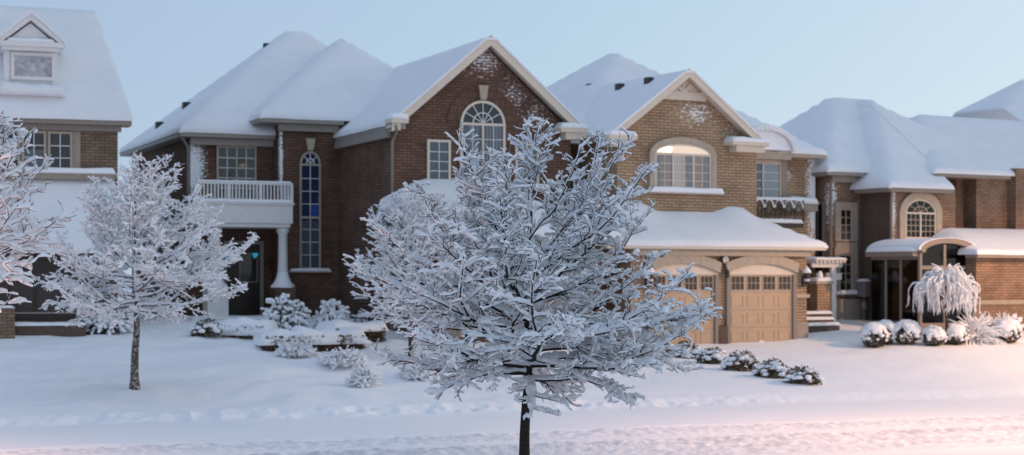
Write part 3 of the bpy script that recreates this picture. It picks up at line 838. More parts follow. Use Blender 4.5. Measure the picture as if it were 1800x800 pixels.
# lit window
zs_ = C.z(272,1200,v2); rr = C.z(253,1200,v2)-zs_
wn = window(C, C.u(1149,v2), C.u(1248,v2), C.z(336,1200,v2), zs_, v2, (1,1.25,1), 4, 2, rise=rr, frame='cream_trim', fw=.06, bars='cream_trim', fanpane='fan_glow', room='room_lit',
       curtain=[(.02,.10,0,1,'curtain_warm'),(.33,.55,0,1,'blind_lit'),(.57,.66,0,1,'curtain'),(.9,.98,0,1,'curtain_warm')], surround='stone', sw=.2, sill=(C.u(1136,v2),C.u(1267,v2),.17))
fx0, fx1 = C.u(1152,v2), C.u(1178,v2)
pl = [(fx0+.02,zs_+.06),(fx1,zs_+.06),(fx1+.05,zs_+.20),(fx1-.1,zs_+.27),(fx0+.28,zs_+.22)]
MB().prism(pl, v2-.05, v2-.044).build('lit_lamp', M['bulb_glow'], wn)
# right wing window with barrel dormer
zs_ = C.z(287,1350,v3); rr = C.z(277,1350,v3)-zs_
window(C, C.u(1322,v3), C.u(1371,v3), C.z(350,1350,v3), zs_, v3, (.5,1), 4, 1, rise=rr, frame='cream_trim', fw=.06, fanpane='curtain_warm', room='blue_room',
       curtain=[(.36,1,0,1,'curtain')], surround='stone_grey', sw=.22)
um2 = C.u(1350,v3-.7); hw2 = C.u(1402,v3-.7)-um2; zd = C.z(263,1360,v3-.7); hd = C.z(219,1350,v3-.7)-zd
arc = [(um2+hw2*math.cos(PI*i/20), zd+hd*math.sin(PI*i/20)) for i in range(21)]
arc2 = [(um2+(hw2-.22)*math.cos(PI*i/20), zd+(hd-.2)*math.sin(PI*i/20)) for i in range(21)]
bd_ = MB()
for i in range(20): bd_.prism([arc[i],arc[i+1],arc2[i+1],arc2[i]], v3-.75, v3+2.5)
bd_.build('barrel_dormer', M['roof_snow'], C.root, smooth=False, bevel=.03)
MB().prism(arc2, v3-.6, v3+2.4).build('dormer_face', M['snow'], C.root)
MB().prism([(um2-hw2+.05,zd-.3),(um2+hw2-.1,zd-.3),(um2+hw2-.1,zd+.02),(um2-hw2+.05,zd+.02)], v3-.5, v3-.02).build('dormer_sill', M['stone'], C.root)
# iron balcony
bv = v3-.75; q0, q1 = C.u(1326,bv), C.u(1412,bv); zq0, zq1 = C.z(392,1370,bv), C.z(352,1370,bv)
ib = MB().box(q0,q1,bv-.02,v3,zq0-.14,zq0-.0).build('balcony', M['iron'], C.root)
ir = MB()
ir.tube([(q0,bv,zq1),(q1,bv,zq1)], .03).tube([(q0,bv,zq0+.05),(q1,bv,zq0+.05)], .025)
nsc = 5
for i in range(nsc):
    cx = q0+(q1-q0)*(i+.5)/nsc; rw = (q1-q0)/nsc*.46; rh_ = (zq1-zq0)*.44; cz = (zq0+zq1)/2+.02
    ir.tube([(cx+rw*math.cos(a)*(1-a/18), bv, cz+rh_*math.sin(a)*(1-a/18)) for a in np.linspace(0, 4*PI, 30)], .018, 6)
    ir.tube([(cx-rw,bv,zq0),(cx-rw,bv,zq1)], .015, 6)
ir.tube([(q1,bv,zq0),(q1,bv,zq1)], .03).tube([(q1,bv,zq1),(q1,v3,zq1)], .025).tube([(q0,bv,zq0),(q0,bv,zq1)], .03)
irr = ir.build('railing', M['iron'], ib, smooth=True)
snow_ledge(q0, q1, bv-.06, bv+.06, zq1+.0, .09, ib, seed=5)
for i in range(nsc):
    cx = q0+(q1-q0)*(i+.5)/nsc; rw = (q1-q0)/nsc*.46
    MB().tube([(cx+rw*math.cos(a), bv-.01, (zq0+zq1)/2+.06+(zq1-zq0)*.44*math.sin(a)) for a in np.linspace(.2, PI-.2, 9)], .03, 6).build('snow_on_scroll', M['snow'], ib, smooth=True)
snow_ledge(q0, q1, bv-.05, bv+.5, zq0, .16, ib, seed=6)
lg = MB().box(C.u(1376,v3-.3), C.u(1436,v3-.3), v3-.35, v3+.02, C.z(360,1400,v3-.3)-.2, C.z(358,1400,v3-.3)).build('ledge', M['stone_grey'], C.root)
snow_ledge(C.u(1376,v3-.3), C.u(1437,v3-.3), v3-.4, v3-.02, C.z(358,1400,v3-.3), .22, lg, seed=8)
# garage roof
bumpC = [(C.u(1108,v2), v2, .75, .55, .27), (C.u(1290,v2), v2, .55, .5, .2)]
roof(C, C.u(1066,-.45), C.u(1456,-.45), -.45, v2, 0, fn=lean_fn(zge, C.u(1066,-.45), C.u(1456,-.45), -.45, .56, bumpC), seed=13, edge=(1,1,1,0), skirt=.09)
roof(C, d1+.003, C.u(1456,-.45), v2-.02, 7, 0, fn=lean_fn(zge, C.u(1066,-.45), C.u(1456,-.45), -.45, .56), seed=13, edge=(0,1,0,0), skirt=.16)
eave_box(C, C.u(1066,-.45), C.u(1456,-.45), -.45, 6, zge, .17, 'cream_trim')
MB().box(c0-.02, c1+.02, -.2, -.002, zge-.36, zge-.175).build('frieze_board', M['beige_trim'], C.root)
# garage doors
zd0 = -.06; zd1 = C.z(483,1335,0)
garage_door(C, C.u(1281), C.u(1391), zd0, zd1, -.003)
garage_door(C, C.u(1143), C.u(1254), zd0, zd1, -.003)
MB().box(C.u(1255)+.12, C.u(1281)-.12, -.13, -.002, -.3, .55).build('pier_base', M['stucco'], C.root)
MB().box(C.u(1397), C.u(1419), -.06, .3, -.3, .62).build('pier_base', M['concrete'], C.root, bevel=.01)
MB().box(C.u(1396), C.u(1421), -.08, .4, 1.38, 1.5).build('stone_band', M['stone'], C.root, bevel=.01)
lantern(C, C.u(1411), 0, C.z(490,1411)); lantern(C, C.u(1136), 0, C.z(490,1136))
# clock-like house sign over the middle pier
cu_, cz_ = C.u(1273), C.z(457,1273)
def disc(cx, cz, rx, rz, n=24): return [(cx+rx*math.cos(2*PI*i/n), cz+rz*math.sin(2*PI*i/n)) for i in range(n)]
ck = MB().ring(disc(cu_,cz_,.17,.165), disc(cu_,cz_,.115,.115), -.11, -.002).build('number_plaque', M['iron'], C.root)
MB().prism(disc(cu_,cz_,.12,.12), -.09, -.004).build('plaque_face', M['clock_face'], ck)
MB().box(cu_-.25,cu_-.15,-.06,-.004,cz_-.04,cz_+.04).box(cu_+.15,cu_+.25,-.06,-.004,cz_-.04,cz_+.04).build('plaque_ear', M['iron'], ck)
MB().box(cu_-.008,cu_+.008,-.098,-.09,cz_-.07,cz_+.07).box(cu_-.035,cu_-.01,-.098,-.09,cz_+.02,cz_+.035).build('numeral', M['iron'], ck)
MB().blob((cu_,-.06,cz_+.27), .09,.06,.10, 3).build('snow_finial', M['snow'], ck, smooth=True)
MB().tube([(cu_,-.02,cz_-.2),(cu_,-.12,cz_-.28),(cu_,-.16,cz_-.42)],.022,6).lathe(cu_,-.16,[(.02,cz_-.56),(.06,cz_-.5),(.075,cz_-.36),(.02,cz_-.3)],8).build('flag_bracket', M['iron'], ck)
# vents on the gable roof slope
for px, py in ((1038,153),(1090,153),(1141,142)):
    # point on left gable plane z = zbC + kC*(u-(umC-halfC)) along the sight line
    best = None
    for vv in np.arange(1.0, 9, .02):
        u_ = C.u(px, vv); z_ = C.z(py, px, vv)
        e = z_ - (zbC+.1 + kC*(u_-(umC-halfC)))
        if best is None or abs(e) < best[0]: best = (abs(e), u_, vv, z_)
    roof_vent(C, best[1], best[2], best[3]-.02, .8)
# porch stairs, pillar and pergola at C's right side
su0, su1 = C.u(1416,.9), C.u(1476,.9)
sz = (.50,.68,.86)
for i in range(3):
    ue = C.u(1476-4*i-(6 if i else 0), .6+.32*i)
    sto = MB().box(c1+.02, ue, .6+.32*i, 2.6, -.3, sz[i]).build('porch_step', M['stucco'], C.root)
    snow_ledge(c1+.02, ue+.03, .55+.32*i, .6+.32*(i+1)+.05, sz[i]-.03, .1, sto, seed=20+i)
pv = 1.75
pp = MB().box(C.u(1437,pv), C.u(1459,pv), pv, pv+.45, -.3, C.z(500,1445,pv)).build('pillar', M['brick_C'], C.root)
MB().box(C.u(1434,pv)-.02, C.u(1462,pv)+.02, pv-.07, pv+.5, C.z(500,1445,pv)+.003, C.z(494,1445,pv)).build('pillar_cap', M['stone'], pp)
snow_ledge(C.u(1433,pv), C.u(1463,pv), pv-.1, pv+.5, C.z(495,1445,pv), .14, pp)
MB().blob((C.u(1448,pv),pv+.2,C.z(484,1448,pv)),.12,.12,.14,4).build('snow_ball', M['snow'], pp, smooth=True)
pg = MB(); pz = C.z(470,1460,1.9); pz1 = C.z(457,1460,1.9)
pg.box(C.u(1462,1.9), C.u(1470,1.9), 1.9, 2.02, .3, pz)
pg.box(C.u(1426,1.9), C.u(1479,1.9), 1.85, 1.95, pz, pz+.14).box(C.u(1426,3.2), C.u(1479,3.2), 3.15, 3.25, pz, pz+.14)
for i in range(8):
    x = C.u(1428,1.9)+(C.u(1477,1.9)-C.u(1428,1.9))*i/7; pg.box(x-.03, x+.03, 1.65, 3.4, pz+.142, pz1)
for i in range(10):
    x = C.u(1457,2.1)+.02+i*.06*.6; pg.box(x-.012, x+.012, 2.1+i*.1, 2.13+i*.1, .5, C.z(492,1460,2.1))
pg.box(C.u(1452,2.05), C.u(1478,2.05), 2.0, 2.1, C.z(492,1460,2.1), C.z(480,1460,2.1))
pgo = pg.build('pergola', M['white_trim'], C.root)
snow_ledge(C.u(1424,1.9), C.u(1481,1.9), 1.6, 3.4, pz1, .10, pgo, seed=9)

# ================================================================== HOUSE D : brown house at the right
D = House(1600, 57.5, 30.0, 'brick_house', 'brown brick house with glazed arched porch and two-storey arched window on the right')
dL, dR = D.u(1565), D.u(1680)
vm = D.v(1512, dL)          # main front plane
mL = D.u(1458, vm)
zeD = D.z(298, 1480, vm-.45); zeT = D.z(327, 1600, -.45)
clD = [(mL+.1, vm, D.z(350,1462,vm), .45, .4, 1.8, .6), (dL+.08, 0, D.z(370,1570), .3, .4, 1.8, .62)]
M['brick_D'] = brick('brick_brown', (.31,.205,.145), (.235,.15,.105), (.13,.09,.065), clD)
zg = .0
w = MB().box(mL, D.u(1900,vm), vm, vm+10, zg, zeD-.05).box(D.u(1692,vm-.9), D.u(1718,vm-.9)+.0, vm-.6, vm+1, zg, zeD-.1)
w.box(D.u(1716,vm-1.2), D.u(1786,vm-1.2), vm-1.2, vm+1, zg, zeD-.08).box(D.u(1786,vm-1.6), D.u(1920,vm-1.6), vm-1.6, vm+1, zg, zeD+.2)
w.box(dL+.02, dR, 0, vm+1, zg, zeT-.03)
w.build('wall', M['brick_D'], D.root)
MB().box(dL, dL+.02, 0.003, vm-.003, zg, zeT-.04).build('side_wall', M['stucco'], D.root)
# roofs: hip over the left part, hip over the tower, a plain slope over the bay and a taller roof at far right
a0 = mL-.45
sd_ = .75; kd = (D.z(167, 1447, vm+3.6)-zeD-.05)/sd_; kud = kd*.88
a1 = D.u(1530, vm-.45+kd)
def d_main(U, V):
    a = np.stack([sd_*kd/kud*(U-a0), sd_*(V-(vm-.45)), sd_*((vm-.45)+2*kd-V)], 0)
    return zeD + np.maximum(-.06*np.log(np.exp(-(a-a.min(0))/.06).sum(0))+a.min(0), -.05)
roof(D, a0, a1, vm-.45, vm-.45+2*kd, 0, fn=d_main, seed=21, edge=(1,0,1,1))
t0, t1 = dL-.45, D.u(1678,-.45)
kt_ = (D.z(175, 1540, 4.0)-zeT-.05)/sd_; st_ = sd_; kut = kt_*.70
def d_tow(U, V):
    a = np.stack([st_*kt_/kut*(U-t0), st_*.62*kt_/kut*(t0+kut*(1+1/.62)-U), st_*(V+.45)], 0)
    return zeT + np.maximum(-.06*np.log(np.exp(-(a-a.min(0))/.06).sum(0))+a.min(0), -.05)
roof(D, t0, t1, -.45, kt_+2, 0, fn=d_tow, seed=22, edge=(1,1,1,0))
roof(D, t1-.01, t0+kut*(1+1/.62), 1.05, kt_+2, 0, fn=d_tow, seed=22, edge=(0,1,0,0))
eave_box(D, t0, t1, -.45, vm-.1, zeT, .2, 'taupe')
eave_box(D, a0, dL-.1, vm-.45, vm+9, zeD, .2, 'grey_trim')
MB().box(mL-.03, dL-.3, vm-.18, vm-.002, zeD-.4, zeD-.205).build('frieze_board', M['grey_trim'], D.root)
eave_box(D, t1-.5, D.u(1782,vm-1.6), vm-1.55, vm+.4, zeD, .2, 'taupe')
vr = vm-1.55
ztopR = D.z(199, 1640, vr+4.5)
uR0 = t1-.55
roof(D, uR0, D.u(1782,vr)+8, vr, vr+9, zeD, sl=.75, sf=(ztopR-zeD)/4.5, sb=.5, top=ztopR, seed=24, edge=(1,0,1,0))
# far right roof, taller
VF = vm+7.0
f0 = D.u(1682, VF); zf0_ = D.z(199, 1682, VF)
gf = (D.z(141, 1800, VF)-zf0_)/(D.u(1800,VF)-f0)
def far_fn(U, V):
    t_ = zf0_ + gf*(U-f0)
    a = np.stack([t_, t_-.9*(V-VF), ztopR-.95+.62*(V-vm-2.0)], 0); return np.maximum(a.min(0), ztopR-2.5)
roof(D, f0-.1, f0+14, vm+2.0, vm+12, 0, fn=far_fn, seed=25, edge=(0,0,0,0))
# windows of D
wv = vm
window(D, D.u(1474,wv), D.u(1496,wv), D.z(424,1485,wv), D.z(367,1485,wv), wv, (1,), 4, 2, frame='beige_trim', fw=.05, bars='beige_trim', surround='stone_grey', sw=.22, curtain=[(0,1,0,.5,'curtain_dim')])
lw = window(D, D.u(1473,wv), D.u(1496,wv), D.z(514,1485,wv), D.z(447,1485,wv), wv, (1,), 4, 2, frame='beige_trim', fw=.05, bars='beige_trim', surround='stone_grey', sw=.22, sill=(D.u(1466,wv),D.u(1508,wv),.13))
MB().box(D.u(1467,wv), D.u(1504,wv), wv-.09, wv+.0, D.z(444,1485,wv)+.12, D.z(426,1485,wv)-.0).build('spandrel', M['stone_grey'], D.root)
MB().box(D.u(1463,wv), D.u(1512,wv), wv-.12, wv, zg, D.z(518,1485,wv)-.15).build('plinth', M['stone_grey'], D.root)
zs_ = D.z(375,1615); rr = D.z(350,1615)-zs_
window(D, D.u(1589), D.u(1643), D.z(420,1615), zs_, 0, (1,1), 4, 3, rise=rr, fan=4, frame='cream_trim', fw=.06, surround='stone', sw=.26, keystone=(.12,.17,.2,.42), bars='beige_trim', curtain=[(0,.42,0,1,'curtain_dim'),(.6,1,0,1,'curtain_dim')])
# left dark wall windows and downspouts
ssu = mL
for (va, vb, ya, yb) in ((D.v(1450,mL), D.v(1438,mL), 365, 495),):
    z0_, z1_ = 0.9, 4.6
    ww = MB().box(mL-.05, mL, va, vb, z0_, z1_).build('side_window', M['taupe'], D.root)
    MB().box(mL-.06, mL-.045, va+.08, vb-.08, z0_+.1, z1_-.1).build('pane', M['room'], ww)
downspout(D, [(a0+.3,vm-.4,zeD-.1),(mL-.03,vm-.1,zeD-.5),(mL-.03,vm-.1,.2)])
downspout(D, [(t0+.1,-.4,zeT-.1),(t0+.15,-.4,zeT-.25),(dL-.03,-.08,zeT-.55),(dL-.03,-.08,.2)])
# gas meter on the side wall
gm = D.v(1525, dL)
gmo = MB().box(dL-.3,dL-.03,gm-.2,gm+.2,D.z(522,1525,gm),D.z(495,1525,gm)).build('gas_meter', M['meter_grey'], D.root, bevel=.03)
MB().tube([(dL-.15,gm,D.z(522,1525,gm)),(dL-.15,gm,.2)],.04).lathe(dL-.15,gm,[(.09,.9),(.11,1.0),(.11,1.15),(.05,1.25)],10).build('meter_pipe', M['meter_grey'], gmo, smooth=True)
snow_ledge(dL-.32,dL-.02,gm-.22,gm+.22,D.z(495,1525,gm),.1,gmo)
# glazed porch with barrel roof
pv0 = -2.3; p0, p1 = D.u(1617,pv0), D.u(1705,pv0); pm = (p0+p1)/2; ph = (p1-p0)/2
zsp = D.z(440,1660,pv0); rp = D.z(422,1660,pv0)-zsp; zp0 = .1
po = MB()
arc = [(pm+(ph+.12)*math.cos(PI*i/16), zsp+(rp+.05)*math.sin(PI*i/16)) for i in range(17)]
arc2 = [(pm+(ph-.06)*math.cos(PI*i/16), zsp-.1+(rp)*math.sin(PI*i/16)) for i in range(17)]
for i in range(16): po.prism([arc[i],arc[i+1],arc2[i+1],arc2[i]], pv0-.15, -.003)
po.box(p0,p0+.1,pv0,pv0+.1,zp0,zsp).box(p1-.1,p1,pv0,pv0+.1,zp0,zsp).box(pm-.05,pm+.05,pv0+.005,pv0+.095,zp0,zsp+rp-.12)
po.box(p0+.1,p1-.1,pv0+.01,pv0+.09,zsp-.62,zsp-.5)
for vv in (pv0+.9, pv0+1.6): po.box(p0+.005,p0+.075,vv-.04,vv+.04,zp0,zsp-.05)
po.box(p0+.004,p0+.08,pv0+.1,-.004,zp0,zp0+.5).box(p0+.004,p0+.08,pv0+.1,-.004,zsp-.3,zsp-.02).box(p0+.1,p1-.1,pv0+.012,pv0+.088,zp0,zp0+.45)
poo = po.build('glazed_porch', M['taupe'], D.root)
MB().prism([(p0+.08,zp0+.4),(p1-.08,zp0+.4)]+[(pm+(ph-.1)*math.cos(PI*i/16), zsp-.1+(rp-.02)*math.sin(PI*i/16)) for i in range(17)], pv0+.045, pv0+.055).build('front_pane', M['glass'], poo)
MB().box(p0+.03,p0+.04,pv0+.12,-.01,zp0+.48,zsp-.28).build('side_pane', M['glass'], poo)
MB().box(p0+.5,p0+1.45,-.08,-.004,zp0,zp0+2.1).build('door', M['door_dark'], poo)
sn = MB(); arcs = [(pm+(ph+.22)*math.cos(PI*i/16), zsp+.0+(rp+.08)*max(0,math.sin(PI*i/16))) for i in range(17)]
arcs2 = [(pm+(ph+.125)*math.cos(PI*i/16), zsp+.003+(rp+.052)*math.sin(PI*i/16)) for i in range(17)]
for i in range(16): sn.prism([arcs[i],arcs[i+1],arcs2[i+1],arcs2[i]], pv0-.18, -.004)
sn.build('porch_snow', M['roof_snow'], poo, bevel=.02)
# the barrel's left wing slope seen left of the arch
MB().box(p0-.25,p0+.02,pv0+.05,-.005,zsp-.2,zsp-.02).build('porch_eave', M['taupe'], poo)
snow_ledge(p0-.3,p0+.3,pv0-.02,-.006,zsp-.04,.15,poo,seed=31)
# low garage wing at far right
gw0 = D.u(1712,vm-1.9); gwv = vm-4.2; gw0 = D.u(1716, gwv)
zgw = D.z(444,1760,gwv-.3)
MB().box(gw0, gw0+7, gwv, vm-1.65, zg-.4, zgw-.05).build('garage_wall', M['brick_D'], D.root)
roof(D, gw0-.35, gw0+7.3, gwv-.4, vm-1.62, 0, fn=lambda U,V: zgw + np.minimum(.27*(V-gwv+.4), .55*(U-gw0+.35)), seed=26, edge=(1,1,1,0))
eave_box(D, gw0-.35, gw0+7.3, gwv-.4, gwv+.2, zgw, .18, 'taupe')
MB().box(gw0-.03, gw0+7, gwv-.06, gwv-.002, D.z(532,1760,gwv)-.06, D.z(529,1760,gwv)+.03).build('stone_band', M['stone_grey'], D.root)
MB().box(dR-.3, D.u(1715,vm-1.9), -.35, -.004, zsp+.05, zsp+.45).build('flat_roof_edge', M['metal_dark'], D.root)
roof_vent(D, a0+kd*.72, vm-.45+kd*1.15, zeD+sd_*kd*.72+.05, .8)

# ================================================================== HOUSE A : left edge, steep roof with dormer
A = House(115, 48.0, 19.6, 'brick_house', 'brown brick house with steep snowy roof and a gabled dormer on the left')
aR = A.u(207); aL = A.u(-420)
zeA = A.z(207, 180, -.45)
M['brick_A'] = brick('brick_sand', (.25,.18,.125), (.18,.13,.09), (.10,.075,.055), [])
ZA = .3
MB().box(aL, aR, 0, 10, ZA, zeA-.05).build('wall', M['brick_A'], A.root)
uRe = A.u(234,-.45)
# ridge: horizontal, its end at the photo's (170,17): side of roof leans in (half-hip)
best = None
for kv in np.arange(1.5, 7, .02):
    uu = A.u(170, -.45+kv); zz = A.z(17, 170, -.45+kv)
    s_ = (zz-zeA)/kv
    if best is None or abs(s_-1.05) < best[0]: best = (abs(s_-1.05), kv, uu, s_)
_, kA, uRidge, sA = best
slant = (uRe-uRidge)/kA
print('A', kA, uRidge, sA, slant)
roof(A, aL, uRe, -.45, -.45+2*kA, zeA, sf=sA, sb=sA, seed=31, soft=.06, edge=(0,1,1,1), step=.2, warp=lambda U,V: U - slant*(kA-abs(V+.45-kA))*np.clip((U-uRe+4)/4,0,1))
eave_box(A, aL, uRe, -.45, .3, zeA, .2, 'taupe')
MB().box(aL, A.u(212), -.2, -.002, zeA-.36, zeA-.205).build('frieze_board', M['taupe'], A.root)
# dormer
vd = min(np.arange(.3,4,.02), key=lambda q: abs(A.z(150,55,q) - (zeA+sA*(q+.45)+.05)))
print('dormer v', vd)
m0, m1 = A.u(8,vd), A.u(100,vd); mz0, mz1 = A.z(152,55,vd), A.z(77,55,vd)
dm = MB().box(m0, m1, vd, vd+4, mz0-1.2, mz1).build('dormer', M['white_trim'], A.root)
dz = A.z(36,55,vd); 
px0, px1 = A.u(25,vd), A.u(91,vd); pz0, pz1 = A.z(135,58,vd), A.z(99,58,vd)
MB().ring([(px0-.1,pz0-.1),(px1+.1,pz0-.1),(px1+.1,pz1+.1),(px0-.1,pz1+.1)],[(px0,pz0),(px1,pz0),(px1,pz1),(px0,pz1)],vd-.07,vd-.002).build('window_frame', M['white_trim'], dm)
MB().box(px0-.01,px1+.01,vd-.03,vd-.003,pz0-.01,pz1+.01).build('frosted_pane', simple('frosted_pane',(.42,.43,.47),.5,.4,noise=.35,nscale=7), dm)
for xa in (m0-.02, m1-.14): MB().box(xa,xa+.16,vd-.05,vd-.001,mz0-.1,mz1-.02).build('corner_board', M['white_trim'], dm)
ca, cb_ = A.u(-4,vd-.4), A.u(113,vd-.4); cm = (ca+cb_)/2; chf = (cb_-ca)/2
zc0, zc1 = A.z(82,55,vd-.4), A.z(73,55,vd-.4); zap = A.z(22,54,vd-.4)
MB().box(ca,cb_,vd-.42,vd+1.5,zc0,zc1).box(ca+.12,cb_-.12,vd-.36,vd+1,zc0-.1,zc0-.003).build('cornice', M['white_trim'], dm)
kd_ = (zap-zc1)/chf
MB().prism([(ca+.2,zc1-.01),(cb_-.2,zc1-.01),(cm,zap-.25)], vd-.1, vd+3.5).build('pediment', M['snow'], dm)
for sgn in (-1,1):
    e = cm+sgn*(chf+.02)
    q = [(e,zc1+.02),(e,zc1-.13),(cm,zap-.2),(cm,zap-.02)]
    MB().prism(q if sgn < 0 else q[::-1], vd-.4, vd-.05).build('rake_board', M['white_trim'], dm)
roof(A, cm-chf-.03, cm+chf+.03, vd-.43, vd+4, zc1+.0, sl=kd_, sr=kd_, seed=33, edge=(1,1,0,0), parent=dm, skirt=.1, soft=.05, wav=.015, lift=.08)
snow_ledge(ca+.22, cb_-.22, vd-.38, vd-.1, zc1-.01, .12, dm, seed=35)
roof_drift = snow_ledge(m0-.2, m1+.2, vd-.6, vd+.1, mz0-.30, .34, dm, name='snow_drift', mat='roof_snow', seed=36)
MB().tube([(A.u(143,2.2),2.2,A.z(103,143,2.2)),(A.u(143,2.2),2.2,A.z(93,143,2.2))], .035).build('roof_vent', M['metal_dark'], A.root)
# window group with stone surround
zw0, zw1 = A.z(304,90), A.z(232,90)
MB().box(A.u(-70), A.u(141), -.08, -.002, zw0-.0, A.z(219,90)).build('stone_surround', M['stone_grey'], A.root)
for (x0,x1) in ((-50,-10),(-6,34),(38,80),(84,126)):
    window(A, A.u(x0), A.u(x1), zw0+.02, zw1, -.08, (1,), 3, 2, frame='beige_trim', fw=.055, curtain=[(0,1,0,.55,'curtain_dim')] if x0 == 38 else None)
sl_ = MB().box(A.u(-80), A.u(200), -.3, -.002, zw0-.18, zw0-.003).build('sill', M['stone_grey'], A.root)
snow_ledge(A.u(-80), A.u(202), -.36, -.01, zw0-.02, .17, sl_, seed=37)
# lean-to roof over the ground floor
zl = A.z(432,100,-2.0)
roof(A, aL, A.u(216,-2.0), -2.0, -.01, 0, fn=lambda U,V: zl+.95*(V+2.0), seed=38, edge=(0,1,1,0), skirt=.2)
eave_box(A, aL, A.u(216,-2.0), -2.0, -.02, zl, .2, 'taupe')
MB().box(A.u(-420,-1.6), A.u(205,-1.6), -1.6, -.01, ZA, zl-.1).build('front_wall', M['stucco'], A.root)
gd = MB().box(A.u(-90,-1.6), A.u(150,-1.6), -1.68, -1.602, A.z(560,60,-1.6), A.z(455,60,-1.6)).build('garage_door', M['door_dark'], A.root)
for i in range(5):
    x = A.u(-70+45*i,-1.6); MB().box(x, x+.55, -1.70, -1.682, A.z(550,60,-1.6), A.z(480,60,-1.6)).build('panel', M['iron'], gd)
MB().box(A.u(-90,-1.6), A.u(152,-1.6), -1.72, -1.685, A.z(550,60,-1.6)-.02, A.z(550,60,-1.6)+.02).build('rail', M['grey_trim'], gd)
snow_ledge(A.u(-90,-1.9), A.u(150,-1.9), -2.3, -1.6, A.z(571,60,-1.9)-.02, .1, A.root, seed=39)
MB().box(A.u(-90,-1.9), A.u(149,-1.9), -2.25, -1.61, ZA-.3, A.z(571,60,-1.9)).build('porch_step', M['stucco'], A.root)
MB().box(A.u(-60,-2.1), A.u(24,-2.1), -2.6, -2.27, ZA-.3, A.z(541,0,-2.1)).build('planter_wall', M['brick_A'], A.root)
snow_ledge(A.u(-60,-2.1), A.u(25,-2.1), -2.62, -2.25, A.z(541,0,-2.1), .07, A.root, seed=40)

# ================================================================== trees
def norm(v): return v/max(np.linalg.norm(v), 1e-9)
def sweep(paths, radfun, K, rs, snow=None):
    """one mesh out of many tapered paths. paths: list of (pts, rad, level)"""
    V = []; Fq = []; base = 0
    an = np.arange(K)*2*PI/K
    ca, sa = np.cos(an), np.sin(an)
    for pts, rad, lev in paths:
        if len(pts) < 2: continue
        if snow is not None and snow.get('rs'):
            dl = np.concatenate([[0], np.cumsum(np.linalg.norm(np.diff(pts,axis=0),axis=1))])
            m = max(4, int(dl[-1]/snow['rs'])); q = np.linspace(0, dl[-1], m)
            q = np.concatenate([q, [dl[-1]+.006, dl[-1]+.012]]) if lev > 1 else q
            e = norm(pts[-1]-pts[-2])
            pts = np.stack([np.interp(q, dl, pts[:,k]) for k in range(3)], 1) + np.clip(q-dl[-1],0,1)[:,None]*e; rad = np.interp(q, dl, rad)
        n = len(pts)
        t = np.gradient(pts, axis=0); t /= np.linalg.norm(t, axis=1)[:,None]+1e-9
        side = np.stack([t[:,1], -t[:,0], np.zeros(n)], 1)
        sl = np.linalg.norm(side, axis=1)
        fb = np.array([math.cos(lev*1.7+pts[0,0]*40), math.sin(lev*1.7+pts[0,0]*40), 0])
        side = np.where((sl < .15)[:,None], fb[None,:], side/np.maximum(sl,1e-6)[:,None])
        up = np.cross(side, t); up *= np.where(up[:,2] < 0, -1, 1)[:,None]
        if snow is None:
            r = rad
            ring = pts[:,None,:] + (side[:,None,:]*ca[None,:,None] + up[:,None,:]*sa[None,:,None])*r[:,None,None]
        else:
            hor = np.sqrt(np.clip(1-t[:,2]**2, 0, 1))
            load = np.clip((hor-snow.get('steep',.28))/.5, snow.get('min',.10), 1)
            s = np.linspace(0, 1, n)
            ph = rs.random()*50
            dl = np.concatenate([[0], np.cumsum(np.linalg.norm(np.diff(pts,axis=0),axis=1))])
            lump = 1 + snow['lump']*(.9*vnoise(dl*5+ph, dl*0+ph, 31) + snow.get('kn',.8)*vnoise(dl*13*snow.get('fr',1)+ph, dl*0+ph*2, 32))
            lump = lump*np.where(vnoise(dl*2.3+ph*3, dl*0+ph, 33) < -.36+.1*(lev > 2), .25, 1.0)
            qe = 1-np.clip((dl[-1]-dl)/snow['cap'],0,1); endt = np.sqrt(np.clip(1-qe*qe,0,1))*.85+.15
            if lev > 0: endt = endt*np.minimum(1, .7+.3*dl/.05)
            w = (snow['w'][min(lev,4)]*load*lump*endt + rad*.75)
            h = (snow['h'][min(lev,4)]*load*lump*endt*(.9+.4*rs.random()) + rad*.8)
            yy = np.where(sa > 0, sa, sa*snow.get('under',.12))
            jit = 1 + snow.get('jit',.12)*(rs.random((n,K))-.5)*2
            ring = pts[:,None,:] + up[:,None,:]*(rad*.35)[:,None,None] + side[:,None,:]*(ca[None,:]*w[:,None]*jit)[:,:,None] + up[:,None,:]*(yy[None,:]*h[:,None]*jit)[:,:,None]
        V.append(ring.reshape(-1,3))
        i = np.arange(n-1)[:,None]*K; k = np.arange(K)[None,:]; k2 = (k+1) % K
        q = np.stack([i+k, i+k2, i+K+k2, i+K+k], -1).reshape(-1,4)+base
        Fq.extend(q.tolist())
        Fq.append([base+(n-1)*K+j for j in range(K)]); Fq.append([base+j for j in range(K-1,-1,-1)])
        base += n*K
    return np.concatenate(V), Fq

def grow(p, d, length, r0, r1, step, rs, wig, lift, inside=None, slack=1.0):
    pts = [p.copy()]; d = norm(d); n = max(2, int(length/step))
    for i in range(n):
        d = norm(d + rs.normal(0, wig, 3) + np.array([0,0,lift(i/n) if callable(lift) else lift]))
        p = p + d*step
        pts.append(p.copy())
        if inside is not None and not inside(p, slack): break
    pts = np.array(pts); m = len(pts)
    return pts, np.linspace(r0, r1, m)

